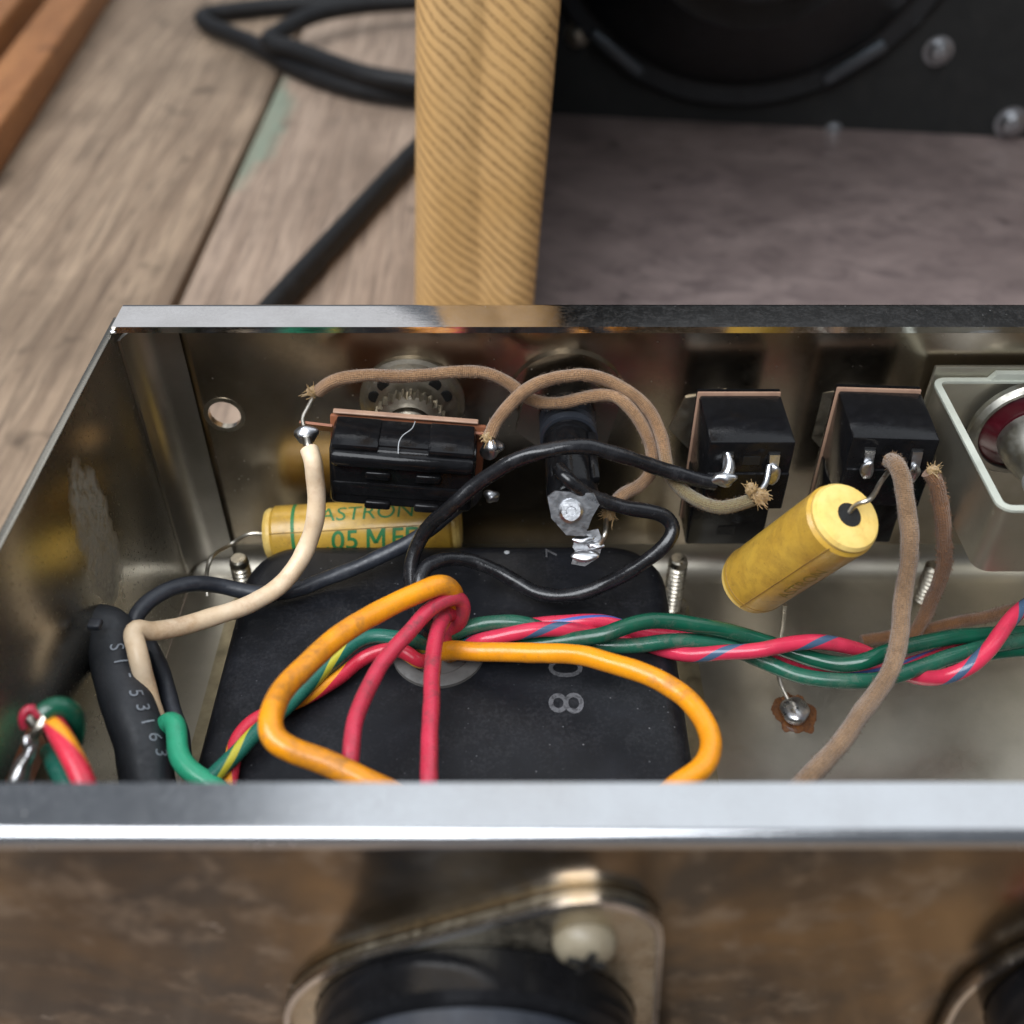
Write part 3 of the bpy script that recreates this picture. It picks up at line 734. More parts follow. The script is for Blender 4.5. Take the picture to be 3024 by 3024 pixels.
# ------------------------------------------------------------------ yellow capacitors
def capacitor(a, b, r, label, up, rows, lead1, lead2, inks, hole_end=False, band=None):
    a, b = Vector(a), Vector(b); d = (b - a); L = d.length; d.normalize()
    t = thing('capacitor', label, 'capacitor', Vector(((a + b) / 2).to_tuple()) - Vector((0, 0, r)), 'yellow paper capacitors')
    part('body', lathe(a, d, [(r - .5, 1.0), (r, 1.6), (r, L - 1.6), (r - .5, L - 1.0)], 48), cap_y, t)
    for o, dd in ((a, -d), (b, d)):
        e = o - dd * 1.0
        part('end_cap', lathe(e, dd, [(r - .45, 0), (r - .35, .7), (r - .8, 1.4), (r - 1.9, 1.75), (2.0, 1.8), (1.7, 1.3), (0, 1.3)], 40), cap_wax, t)
    if hole_end: part('end_recess', lathe(b + d * .86, d, [(2.15, -.2), (2.1, .02), (1.2, .0), (0, .1)], 24), dark_hole, t)
    upv = Vector(up); upv = (upv - d * upv.dot(d)).normalized()
    for (s, size, xo, ao, sx, bold, ink) in rows:
        part('printed_lettering', on_cyl(text_geo(s, size, .6, .1, sx, bold), a, d, upv, r, xo, ao), ink, t, None)
    if hole_end:
        part('end_seam', tube([a + d * 2.6 + (upv * math.cos(k * math.pi / 32) + d.cross(upv) * math.sin(k * math.pi / 32)) * (r - .03) for k in range(65)], .14, 6), seam_m, t)
    if band:
        g = G(); nseg = 48
        V = [];
        for k in range(nseg + 1):
            an = R(-100 + 200 * k / nseg)
            for xo in (band, band + .7):
                V.append(a + d * xo + (upv * math.cos(an) + d.cross(upv) * math.sin(an)) * (r + .05))
        part('printed_band', g.add(V, [[2 * k, 2 * k + 1, 2 * k + 3, 2 * k + 2] for k in range(nseg)]), ink_green, t, None)
    sm_ = []
    for k in range(41): sm_.append(a + d * (1.2 + (L - 2.4) * k / 40) + (upv * math.cos(inks) + d.cross(upv) * math.sin(inks)) * (r - .02))
    part('seam', tube(sm_, .11, 6), seam_m, t)
    for ld in (lead1, lead2):
        if ld: part('lead', tube(smooth_path(spline(ld, .5), 3), .42, 10), wire_tin, t)
    return t
CA = P(797, 1578, 155, 'y'); CB = P(1352, 1546, 156.5, 'y')
capacitor(CA, CB, 5.75, 'yellow capacitor with green lettering lying behind the transformer under the switch', (0, -.66, .75),
          [('ASTRON', 4.6, 11.0, .24, 1.05, 0.0, ink_green), ('.05 MFD', 5.6, 11.8, -.80, 1.0, .06, ink_green)],
          [CA + Vector((-.5, 0, 0)), CA + Vector((-4, -.5, .6)), CA + Vector((-8, -1.5, -1.5)), P(622, 1650, 147, 'y'), P(610, 1700, 145, 'y'), P(612, 1760, 142, 'y')], None, .10, band=5.4)
KA = P(2215, 1722, 47); KB = P(2500, 1526, 74.5)
sj = P(2345, 2100, FZ + .6)
capacitor(KA, KB, 6.4, 'yellow capacitor standing on its lead with its open end towards the jack', (-.77, -.63, 0),
          [('ASTRON', 3.6, 10.0, -1.12, .95, .0, ink_dark), ('.02 MFD', 3.0, 10.0, -1.75, .95, .02, ink_dark)],
          [KB + Vector((0, 0, .3)), KB + Vector((1.0, .4, 2.2)), P(2560, 1480, 78), P(2602, 1422, 74.5), P(2622, 1395, 72.5)],
          [P(2318, 1785, 45), P(2312, 1850, 39), P(2300, 1930, 31), P(2302, 2010, 26.5), sj], .42, True)
part_of = thing('solder_joint', 'solder blob with burnt flux on the chassis floor', 'solder', sj)
fl = [(4.2 * (1 + .38 * mnoise.noise(Vector((math.cos(a) * 1.9, math.sin(a) * 1.9, 4))) + .05 * mnoise.noise(Vector((math.cos(a) * 9, math.sin(a) * 9, 1)))) * math.cos(a), 5.0 * (1 + .38 * mnoise.noise(Vector((math.cos(a) * 1.9, math.sin(a) * 1.9, 4))) + .05 * mnoise.noise(Vector((math.cos(a) * 9, math.sin(a) * 9, 1)))) * math.sin(a)) for a in [2 * math.pi * i / 120 for i in range(120)]]
part('flux_ring', prism(fl, (sj.x, sj.y, FZ + .02), (1, 0, 0), (0, 1, 0), .04), flux_m, part_of)
part('blob', blob(sj + Vector((.1, -.3, .3)), (2.7, 3.0, 1.7), 11, .25), solder, part_of)

# ------------------------------------------------------------------ fuse holder
fh = thing('fuse_holder', 'black threaded fuse holder on the back wall ringed by cloth wires', 'fuse holder', (10.6, 148, 62))
FC = Vector((10.6, 0, 67.6)); fd = (0, -1, 0)
def fo(y): return Vector((FC.x, y, FC.z))
prof = [(5.3, 0)]; k = 0
while k < 8.4: prof += [(4.35, k), (5.4, k + .75), (5.4, k + .95)]; k += 1.55
part('threaded_collar', lathe(fo(162.5), fd, prof + [(4.7, 8.8)], 40), m_plastic('blue_black_thread', (.022, .025, .032), (.028, .032, .040), .16, .2, (.05, .05, .06)), fh, 20)
part('barrel', lathe(fo(153.8), fd, [(4.2, 0), (4.9, .2), (4.9, 1.5), (4.6, 1.7), (4.6, 17.0), (4.0, 18.0), (2.5, 18.2), (0, 18.2)], 40), bakelite, fh)
part('barrel_rib', box((FC.x + 3.9, 145, FC.z + 3.0), (1.5, 13, 1.5), .3), bakelite, fh)
hx = [(10.2 * math.cos(R(60 * i + 18)), 10.2 * math.sin(R(60 * i + 18))) for i in range(6)]
part('hex_nut', ring_plate([(10.4 * math.cos(R(10 * i + 18)) * (math.cos(R(30)) / math.cos(R(((10 * i) % 60) - 30))), 10.4 * math.sin(R(10 * i + 18)) * (math.cos(R(30)) / math.cos(R(((10 * i) % 60) - 30)))) for i in range(36)], circ(5.4, 36, a0=R(18)), (FC.x, 160.6, FC.z), (1, 0, 0), (0, 0, 1), -2.2), steel, fh)
part('washer', lathe(fo(166), fd, [(11.6, 0), (11.6, .9), (5.5, 1.0)], 48), steel, fh)
part('side_terminal', lathe(P(1668, 1378, 148, 'y'), (0, -.4, 1), [(2.2, -.5), (2.2, .2), (1.4, .3), (1.3, .9), (0, 1.0)], 20), tin, fh)
# end terminal: bent lug with rivet
e0 = P(1690, 1508, 133.5, 'y')
et = part('end_terminal', prism([(-4.3, 2.6), (-3.6, -1.2), (-1.0, -4.2), (2.2, -4.4), (3.4, -1), (4.6, 1.2), (3.6, 3.2), (-3, 3.6)], e0, (1, 0, 0), (0, .48, .87), .7), tin, fh)
part('rivet', lathe(e0 + Vector((-.3, -.3, .2)), (0, -.78, .62), [(2.1, .5), (2.1, 1.0), (1.6, 1.4), (.9, 1.4), (.8, .9), (0, .9)], 24), tin, et)
lg = [P(1745, 1560, 64), P(1735, 1600, 62), P(1722, 1650, 60.5)]
lw = 3.4
gg = G()
for i, (c0, wd) in enumerate(zip(lg, (2.2, 3.0, 3.2))):
    pass
part('solder_tail', prism([(-1.9, 2.2), (-2.6, -.3), (-2.1, -1.0), (-2.8, -3.4), (-.4, -4.1), (2.0, -2.7), (2.5, -.8), (1.9, -.2), (2.4, .9), (1.8, 2.6)], P(1735, 1605, 61.5), (1, 0, .15), (0, .52, .80), .6), tin, et)
part('solder_coat', blob(P(1728, 1640, 61.4), (2.4, 1.3, .8), 4, .22), solder, et)
part('solder_coat', blob(P(1722, 1592, 63.0), (2.0, .8, .6), 6, .25), solder, et)
part('solder_coat', blob(P(1760, 1612, 62.4), (1.4, .7, .6), 7, .4), solder, et)

# ------------------------------------------------------------------ jacks
def jack(xc, zt, label, yaw=0):
    t = thing('jack_socket', label, 'jack', (xc, 151, zt - 31), 'moulded black jacks on the back wall')
    def Q(g): return g.xf(Matrix.Translation((xc, 158, zt)) @ Matrix.Rotation(R(yaw), 4, 'Z'))
    part('backing_board', Q(box((-.05, .35, -15.7), (15.4, .5, 31.5), .2, 2)), pink_ph, t)
    part('reflection_mask_plate', Q(box((-.1, 1.1, -15.7), (15.3, .5, 31.4), 0)), bakelite, t)  # added black sheet, keeps the brown board out of the wall's reflection
    b = part('housing', Q(box((0, -3.9, -23.4), (15.2, 7.8, 15.6), .5, 2)), bakelite, t)
    part('front_block', Q(box((.1, -7.1, -8.0), (15.2, 14.2, 15.4), .6, 2)), bakelite, b)
    part('front_ledge', Q(box((.2, -14.3, -11.4), (14.8, .6, 8.6), .25, 1)), bakelite, b)
    part('slot', Q(box((0, -7.82, -27.2), (3.4, .2, 2.2), 0)), dark_hole, b)
    part('slot', Q(box((.4, -14.22, -4.4), (3.0, .2, 1.8), 0)), dark_hole, b)
    for sx in (-4.0, 4.2):
        part('slot', Q(box((sx, -14.22, -3.6), (2.0, .2, 2.4), 0)), dark_hole, b)
        l = part('solder_lug', Q(prism([(-.9, 0), (.9, 0), (.7, -4.6), (0, -5.4), (-.7, -4.6)], (sx, -14.3, -2.9), (1, 0, 0), (0, .32, .95), .5)), tin, t)
        part('solder_joint', Q(blob((sx, -15.9, -6.4), (1.15, .9, 2.0), int(xc + sx), .35)), solder, l)
    part('bushing', Q(lathe((0, 1, -12), (0, 1, 0), [(5, 0), (5, 12)], 32)), steel_clean, t)
    part('lock_nut', Q(prism(circ(8.0, 6, a0=R(12)), (-3.0, 7.6, -12.5), (1, 0, 0), (0, 0, 1), -2.4)), washer_m, t)
    return t
jack(42.0, 75.2, 'black jack wired with a glossy black lead and an olive cloth wire')
jack(67.6, 76.0, 'black jack wired with two brown cloth wires above the capacitor', -3)

# ------------------------------------------------------------------ pilot lamp bracket
pb = thing('pilot_lamp_bracket', 'pale plated bracket box round a red lamp at the right edge', 'bracket', (104, 142, 58))
def loop_wall(pl, z0, z1, th):
    k = len(pl); cx = sum(p[0] for p in pl) / k; cy = sum(p[1] for p in pl) / k
    inn = []
    for i in range(k):
        a = Vector(pl[i - 1]); b = Vector(pl[(i + 1) % k]); t_ = (b - a).normalized(); nn = Vector((-t_.y, t_.x)); inn.append((pl[i][0] + nn.x * th, pl[i][1] + nn.y * th))
    return ring_plate(pl, inn, (0, 0, z0), (1, 0, 0), (0, 1, 0), z1 - z0)
BZ = 75.5
def rot_in(pl): return pl
part('bracket_wall', loop_wall(rrect(78.6, 131, 125.4, 162.5, 2.6, 6), 61.5, BZ - .5, 1.15), bracket_m, pb)
part('bracket_rim', loop_wall(rrect(78.5, 131.1, 125.3, 162.6, 2.6, 6), BZ - .5, BZ, 1.3), brass_pale, pb)
part('back_plate', box((106, 163.6, 69), (54, 1.0, 17), .4), bracket_m, pb)
LC = Vector((98.0, 0, 66.0))
part('hex_plate', prism([(15.4 * math.cos(R(60 * i + 0)), 12.6 * math.sin(R(60 * i + 0))) for i in range(6)], (LC.x, 161.6, LC.z), (1, 0, 0), (0, 0, 1), -1.3), brass_pale, pb)
part('lamp_ring', lathe((LC.x, 160.0, LC.z), (0, -1, 0), [(10.6, 0), (10.6, 1.2), (9.8, 2.2), (9.0, 2.0), (8.8, 0)], 56), lamp_ring_m, pb)
part('jewel', lathe((LC.x, 159.8, LC.z), (0, -1, 0), [(8.8, 0), (8.7, 1.2), (6.0, 2.6), (0, 3.4)], 48), jewel_m, pb)
lampd = Vector((.06, -1, -.10)).normalized()
lm = part('lamp_shell', lathe(Vector((LC.x, 157.4, LC.z)), lampd, [(5.9, 0), (6.2, 2), (6.0, 5), (5.0, 8.4), (4.2, 10)], 40), lamp_ring_m, pb)
part('lamp_tube', lathe(Vector((LC.x, 157.4, LC.z)) + lampd * 9, lampd, [(4.0, 0), (5.2, 1.6), (5.5, 4), (5.5, 26), (5, 27)], 40), white_pl, pb)

# ------------------------------------------------------------------ tube sockets on the front face
def socket(cx, cz, label, alt=False):
    t = thing('tube_socket', label, 'tube socket', (cx, 50, cz - 25), 'tube sockets on the front face')
    EX, EZ, ER, BR = 14.4, 26.6, 8.6, 24.8
    pts = sorted(set(circ(BR, 96) + circ(ER, 48, EX, EZ) + circ(ER, 48, -EX, -EZ)))
    def half(ps):
        h = []
        for p in ps:
            while len(h) > 1 and (h[-1][0] - h[-2][0]) * (p[1] - h[-2][1]) - (h[-1][1] - h[-2][1]) * (p[0] - h[-2][0]) <= 0: h.pop()
            h.append(p)
        return h
    hull = half(pts)[:-1] + half(pts[::-1])[:-1]
    sm2 = []
    for i in range(96):
        a = 2 * math.pi * i / 96; dx, dz = math.cos(a), math.sin(a); best = BR
        for j in range(len(hull)):
            p, q = hull[j], hull[(j + 1) % len(hull)]; ex_, ez_ = q[0] - p[0], q[1] - p[1]; den = dx * ez_ - dz * ex_
            if abs(den) < 1e-9: continue
            t_ = (p[0] * ez_ - p[1] * ex_) / den; u_ = (p[0] * dz - p[1] * dx) / den
            if t_ > 0 and -1e-6 <= u_ <= 1 + 1e-6: best = max(best, t_)
        sm2.append((best * dx, best * dz))
    ex, ez = EX, EZ
    saddle = part('saddle_plate', ring_plate(sm2, circ(21.2, 96, .6, 2.2), (cx, 57.75, cz), (1, 0, 0), (0, 0, 1), .9), front_steel if alt else m_steel('worn_saddle_steel', (.60, .54, .42), (.46, .40, .30), .24, .4, dust=.3), t)
    rim_o = sm2; rim_i = [(x * .968, z * .968) for x, z in sm2]
    part('raised_rim', ring_plate(rim_o, rim_i, (cx, 57.4, cz), (1, 0, 0), (0, 0, 1), 1.3), steel_clean, saddle)
    sx, sz = cx + ex * .97, cz + ez * .94
    sc_ = part('screw_head', lathe((sx, 56.8, sz), (0, -1, 0), [(3.8, 0), (3.8, .7), (3.3, 1.8), (2.2, 2.5), (0, 2.8)], 32), m_plastic('worn_cream_screw', (.25, .215, .15), (.19, .16, .11), .42, .4, (.12, .09, .05), .2), t)
    for r_ in (20, 110): part('screw_slot', box((0, 0, 0), (4.6, .5, .8), 0).xf(Matrix.Rotation(R(r_), 4, 'Y')).xf(Matrix.Translation((sx, 53.9, sz))), dark_hole, sc_)
    part('socket_body', lathe((cx + .6, 56.8, cz + 2.2), (0, -1, 0), [(21.0, 0), (21.0, 5), (20.2, 6), (19.4, 6.2)], 56), bakelite, t)
    if alt:
        part('valve_base', lathe((cx + .6, 50.5, cz + 2.2), (0, -1, 0), [(15.5, 0), (15.5, 3.5), (14.5, 4.5)], 48), m_plastic('red_base', (.40, .03, .02), (.3, .02, .02), .3), t)
    else:
        part('valve_base', lathe((cx + .6, 50.5, cz + 2.2), (0, -1, 0), [(19.0, 0), (19.0, 3), (18.2, 3.6), (16.2, 26), (15.0, 27), (0, 27)], 56), black_dusty, t)
    t.location.y += 1.2 * MM
    return t
socket(-5.4, 43.0, 'large black tube socket with worn steel saddle in the middle foreground')
socket(81.5, 51.0, 'tube socket with a red centre at the lower right corner', True)

# ------------------------------------------------------------------ terminal at the left edge
tp = thing('terminal_strip', 'small terminal tag with soldered wire ends at the left edge', 'terminal', P(80, 2200, 62))
part('tag_board', box(P(60, 2230, 61) + Vector((-1, 0, -2)), (3, 12, 8), .5), copper_ph, tp)
def pl(*a): return [P(*q) for q in a]
part('solder_tag', tube(smooth_path(spline(pl((98, 2185, 70), (88, 2225, 69), (62, 2270, 67.5), (44, 2320, 66)), .4), 2), lambda s: .8 + .6 * s, 12, .25, seed=3), solder, tp)
part('solder_tag', blob(P(85, 2190, 70), (1.1, 1.2, 1.2), 5, .3), solder, tp)
part('bare_wire', tube(smooth_path(spline(pl((142, 2105, 73), (128, 2130, 72.5), (112, 2150, 72), (95, 2180, 70.5)), .4), 2), .75, 10, .15), wire_tin, tp)
part('bare_wire', tube(smooth_path(spline(pl((84, 2122, 73), (100, 2140, 72.5), (122, 2160, 71.5)), .4), 2), .6, 10, .15), wire_tin, tp)

# ------------------------------------------------------------------ wires
def wpath(pts, it=4):
    q = []
    for p in pts:
        q.append(p if isinstance(p, Vector) else P(*p))
    c = smooth_path(spline(q, .5), it); L = 0.0; o = random.uniform(0, 99)
    for i in range(1, len(c) - 1):
        L += .5; k = min(1, i / 8, (len(c) - 1 - i) / 8); c[i] = c[i] + mnoise.noise_vector(Vector((L * .11 + o, o, 0))) * (.42 * k)
    return c
def fray(c, d, n, ln, seed, spread=.5, r=.11):
    random.seed(seed); g = G(); c = Vector(c); d = Vector(d).normalized()
    bm = bmesh.new(); bmesh.ops.create_icosphere(bm, subdivisions=4, radius=1)       # matted core
    for v in bm.verts:
        k = 1 + .28 * mnoise.noise(v.co * 1.6 + Vector((seed, 0, 0))) + .22 * mnoise.noise(v.co * 5 + Vector((0, seed, 0)))
        v.co = (v.co * k + d * (.7 * max(0, v.co.dot(d)))) * (.44 * ln)
    g.merge(from_bm(bm).xf(Matrix.Translation(c)))
    tufts = [(d + Vector((random.gauss(0, spread), random.gauss(0, spread), random.gauss(0, spread)))).normalized() for _ in range(max(4, n // 12))]
    for i in range(n):
        v = (random.choice(tufts) + Vector((random.gauss(0, .16), random.gauss(0, .16), random.gauss(0, .16)))).normalized()
        L = ln * random.uniform(.3, .65); s = c + (Vector((random.gauss(0, 1), random.gauss(0, 1), random.gauss(0, 1))) * (.17 * ln))
        b = Vector((random.gauss(0, .5), random.gauss(0, .5), random.gauss(0, .5))); e = Vector((random.gauss(0, .5), random.gauss(0, .5), random.gauss(0, .5)))
        g.merge(tube([s + v * (L * t) + b * (t * t * L * .8) + e * (math.sin(t * 6) * L * .14) for t in (0, .2, .4, .6, .8, 1)], lambda q, k=random.uniform(.6, 1.3): r * k * (1.1 - .7 * q), 5))
    return g
def fuzz(c, r, per, seed):
    random.seed(seed); g = G(); T_, X_ = frames(c)
    Ltot = sum((c[i + 1] - c[i]).length for i in range(len(c) - 1))
    for _ in range(int(Ltot * per)):
        i = random.randrange(1, len(c) - 1); a = random.uniform(0, 6.283)
        nrm = X_[i] * math.cos(a) + T_[i].cross(X_[i]) * math.sin(a)
        s = c[i] + nrm * (r * .97); v = (nrm + T_[i] * random.gauss(0, .9) + T_[i].cross(nrm) * random.gauss(0, .7)).normalized()
        L = random.uniform(.2, .75); e = s + v * L * .6 + nrm * .05; f = s + v * L + T_[i] * random.gauss(0, .12)
        w_ = T_[i].cross(v).normalized() * .04
        if w_.length < .001: w_ = nrm.cross(T_[i]) * .022
        g.add([s - w_, s + w_, e + w_, e - w_, f], [[0, 1, 2, 3], [3, 2, 4]])
    return g
def wire(label, pts, dia, mat, it=4, wob=.04, group=None, name='wire', cloth=False, seed=1, ends=()):
    c = wpath(pts, it)
    g = tube(c, dia / 2, 18, wob, seed=seed)
    if not (cloth or ends):
        return single(name, g, mat, label, 'wire', group)
    mid = min(c, key=lambda p: p.z)
    t = thing(name, label, 'wire', mid, group)
    part('covering', g, mat, t)
    if cloth: part('fuzz', fuzz(c, dia / 2, 26, seed), mat, t, None, 'stuff')
    for (nm, gg_, mm_) in ends: part(nm, gg_, mm_, t, 60, 'stuff' if nm == 'frayed_threads' else None)
    return t

# cream and dusty black leads from the mains cord
wire('cream white wire from the switch down to the mains cord',
     [(914, 1330, 145.5, 'y'), (924, 1360, 143.5, 'y'), (933, 1435, 142, 'y'), (934, 1518, 62), (915, 1600, 57), (880, 1668, 54), (815, 1742, 52), (725, 1790, 51.5), (621, 1822, 52), (518, 1852, 53.5), (435, 1862, 56), (393, 1856, 58), (390, 1880, 57), (402, 1915, 56.5), (414, 1965, 54.5), (432, 2030, 51), (450, 2095, 48.5), (466, 2160, 46.5), (486, 2250, 45)],
     3.3, cream, 5, .05, ends=[('bare_strands', tube(smooth_path(spline([P(904, 1290, 147, 'y'), P(908, 1312, 146.2, 'y'), P(915, 1340, 145, 'y')], .3), 1), .75, 8, .3), wire_tin)])
wire('dusty blue black wire arching from the mains cord across the transformer',
     [(545, 2260, 43), (528, 2150, 45), (500, 2060, 46), (470, 1965, 47), (440, 1905, 48.5), (408, 1858, 51), (398, 1826, 53), (425, 1786, 54), (490, 1745, 54), (560, 1728, 52.5), (640, 1728, 50), (720, 1742, 48.5), (790, 1750, 47.8), (880, 1741, 47.2), (950, 1716, 47.5), (1020, 1687, 48.5), (1112, 1650, 50), (1200, 1606, 52), (1280, 1553, 55.5), (1335, 1508, 58), (1375, 1482, 150, 'y'), (1405, 1455, 158, 'y')],
     2.9, black_dusty, 5)
cordp = [Vector((-74, 120.5, 53.5)), Vector((-68.5, 119.0, 53)), P(325, 1885, 52.5), P(352, 1990, 51.5), P(384, 2097, 50), P(414, 2200, 48), P(436, 2304, 46), P(452, 2400, 44), P(466, 2500, 42)]
cc = wpath(cordp, 6)
mc = thing('mains_cord', 'thick black mains cord with pale printed characters inside the left wall', 'cord', cc[-1])
part('jacket', tube(cc, lambda s: 3.95 + .35 * s, 32, .02), black_cord, mc)
part('cord_clamp', box(P(310, 1850, XL + 4.2, 'x') + Vector((-1.5, 0, .5)), (2.2, 2.0, 1.3), .4, 3), black_dusty, mc)
def print_on_cord(chs):
    for s, px, py, sz, rz in chs:
        best = None
        o = Vector((0, 0, CZ)); d = (P(px, py, 40) - o).normalized()
        # nearest hit of the sight line with the jacket surface
        T_, X_ = frames(cc); bi = min(range(2, len(cc) - 2), key=lambda i: (cc[i] - o - d * (cc[i] - o).dot(d)).length if False else abs((cc[i] - P(px, py, cc[i].z)).dot(T_[i])))
        ax = T_[bi]; rr = 4.2; q = o - cc[bi]; dp = d - ax * d.dot(ax); qp = q - ax * q.dot(ax)
        A = dp.dot(dp); B = qp.dot(dp); C_ = qp.dot(qp) - rr * rr; D_ = B * B - A * C_
        if D_ < 0: continue
        hit = o + d * ((-B - math.sqrt(D_)) / A)
        nrm = hit - cc[bi]; nrm = (nrm - ax * nrm.dot(ax)).normalized(); sd = nrm.cross(ax)
        g = text_geo(s, sz, .5); xs = [p.x for p in g.v]; ys = [p.y for p in g.v]; mx = (min(xs) + max(xs)) / 2; my = (min(ys) + max(ys)) / 2
        V = []
        for p in g.v:
            u, v_ = p.x - mx, p.y - my
            a = v_ / rr; V.append(cc[bi] + ax * ((hit - cc[bi]).dot(ax) + u) + (nrm * math.cos(a) + sd * math.sin(a)) * (rr + .06))
        g.v = V; part('printed_character', g, ink_cord, mc, None)
print_on_cord([('S', 346, 1910, 3.2, 0), ('I', 358, 1952, 3.2, 0), ('-', 383, 1994, 3.2, 0), ('5', 403, 2046, 3.2, 0), ('3', 424, 2088, 3.2, 0), ('1', 438, 2130, 3.2, 0), ('6', 460, 2176, 3.2, 0), ('3', 478, 2222, 3.2, 0)])
wire('short bright green wire bending beside the mains cord',
     [(462, 2250, 44), (468, 2180, 47), (492, 2134, 50), (514, 2134, 51), (523, 2176, 50.5), (531, 2226, 50), (560, 2270, 49.5), (598, 2302, 49), (660, 2345, 48)], 3.3, green_bright, 5)

# leads out of the transformer grommet
gw = lambda dx, dy, z: Vector((GC.x + dx, GC.y + dy, z))
wire('glossy black wire arching over the fuse holder to the jack lug',
     [gw(-2.5, 2.5, 38), gw(-2.6, 3, 45), (1226, 1800, 49), (1214, 1735, 52), (1212, 1668, 55), (1232, 1608, 58), (1268, 1552, 62), (1326, 1496, 67), (1400, 1432, 71), (1485, 1380, 75), (1570, 1343, 77.5), (1655, 1322, 78.5), (1740, 1322, 78), (1824, 1342, 76), (1909, 1371, 73), (1994, 1400, 70.5), (2058, 1417, 69), (2112, 1426, 68)],
     2.65, black_gloss, 5, .06, ends=[('solder_joint', blob(P(2136, 1416, 69.2), (2.2, 1.3, 1.6), 21, .4), solder), ('solder_joint', tube(smooth_path(spline([P(2145, 1408, 69.5), P(2156, 1375, 71), P(2148, 1335, 72.4)], .3), 1), lambda s: 1.1 - .5 * s, 12, .2), solder)])
wire('glossy black wire looping over the transformer to the fuse holder side',
     [gw(-1.2, 3.5, 38), gw(-1.4, 4, 45), (1246, 1800, 50), (1238, 1735, 53), (1250, 1682, 54.5), (1300, 1652, 55), (1370, 1650, 54), (1440, 1672, 52.5), (1510, 1708, 51), (1579, 1744, 50), (1649, 1761, 49.5), (1719, 1756, 50), (1789, 1726, 52), (1859, 1684, 55), (1929, 1640, 58), (1968, 1606, 60), (1988, 1570, 61.5), (1975, 1538, 63), (1935, 1519, 64.5), (1867, 1502, 66), (1782, 1480, 68), (1718, 1455, 70.5), (1674, 1416, 73), (1652, 1385, 73)],
     2.65, black_gloss, 4, .06, seed=4)
wire('orange wire looping left out of the grommet to the flange',
     [gw(1.5, 2.5, 38), gw(2.0, 3.0, 46), (1335, 1800, 53), (1338, 1748, 59), (1312, 1726, 62), (1243, 1749, 63), (1159, 1787, 63), (1066, 1839, 63.5), (982, 1895, 64), (903, 1964, 65), (842, 2030, 66), (806, 2096, 67), (796, 2146, 67), (812, 2184, 66.5), (856, 2210, 66), (926, 2238, 65), (996, 2267, 64), (1066, 2297, 63), (1140, 2332, 62), (1230, 2380, 60)],
     3.55, orange, 6, .03)
wire('orange wire curving right over the transformer edge with brown scuffs',
     [gw(2.0, -1.0, 38), gw(2.4, -.4, 45), (1318, 1918, 48.5), (1345, 1915, 49.8), (1393, 1921, 50.3), (1533, 1926, 52), (1673, 1930, 54), (1766, 1946, 55.5), (1859, 1973, 56.5), (1952, 2012, 57), (2022, 2058, 57), (2069, 2112, 57), (2093, 2160, 57), (2101, 2206, 57), (2088, 2252, 57), (2057, 2288, 57), (2000, 2322, 57), (1930, 2370, 56)],
     3.4, orange, 5, .03, seed=6)
wire('red wire bending over the grommet and down on the left',
     [gw(1.0, .8, 40), gw(2.2, 1.4, 47), (1358, 1830, 53), (1366, 1798, 56), (1356, 1774, 58), (1330, 1769, 59.5), (1296, 1782, 60), (1251, 1816, 60), (1205, 1868, 60), (1158, 1921, 60), (1122, 1970, 60), (1093, 2022, 60.5), (1066, 2082, 61), (1048, 2138, 61), (1038, 2197, 61), (1033, 2254, 60.5), (1028, 2330, 60), (1026, 2400, 58)],
     2.6, red_dirty, 4, .04)
wire('red wire dropping straight down in front of the grommet',
     [gw(1.4, .2, 40), gw(2.4, 1.2, 46), (1350, 1826, 51.5), (1340, 1808, 54), (1320, 1812, 55.5), (1303, 1836, 56.5), (1292, 1872, 57), (1282, 1932, 57.5), (1275, 2000, 58), (1270, 2094, 58.5), (1268, 2200, 58.5), (1266, 2330, 58), (1264, 2420, 56)],
     2.65, red_dirty, 4, .04, seed=9)
wire('green wire with yellow tracer running from grommet to lower left',
     [gw(-2.5, .5, 38), gw(-3.2, .8, 46), (1205, 1890, 49), (1159, 1880, 50), (1103, 1876, 50), (1056, 1894, 49.8), (1010, 1934, 49.3), (963, 1975, 49), (917, 2020, 49), (850, 2082, 49), (758, 2163, 49), (693, 2230, 49), (637, 2283, 49), (560, 2350, 48)],
     2.7, green_yellow, 5, .03)
wire('red wire with yellow tracer twisted below the green and yellow wire',
     [gw(-1.5, -2.5, 38), gw(-1.8, -2.4, 45.5), (1232, 1950, 48.5), (1190, 1922, 49.5), (1136, 1922, 49), (1066, 1950, 47.6), (996, 2006, 47), (926, 2044, 46.8), (850, 2078, 46.6), (790, 2108, 46.8), (735, 2142, 47.5), (700, 2190, 47), (690, 2250, 46.6), (680, 2310, 46.5), (660, 2380, 46)],
     2.6, red_yellow, 5, .03, seed=3)
wire('dusty green wire at the start of the twisted bundle',
     [gw(2.5, 1.6, 38), gw(3.2, 2.0, 46), (1348, 1868, 49.5), (1416, 1843, 51.5), (1486, 1838, 52), (1556, 1846, 51.5), (1640, 1872, 49.5), (1740, 1900, 48), (1812, 1906, 48), (1882, 1903, 48.2), (1975, 1894, 48.3), (2069, 1894, 48), (2162, 1912, 47), (2240, 1950, 46), (2325, 1984, 46), (2435, 2005, 46), (2530, 2009, 46), (2626, 1998, 46.5), (2722, 1969, 47), (2817, 1936, 47), (2913, 1912, 46.5), (3040, 1890, 46), (3160, 1880, 46)],
     2.75, green_teal, 5, .03)
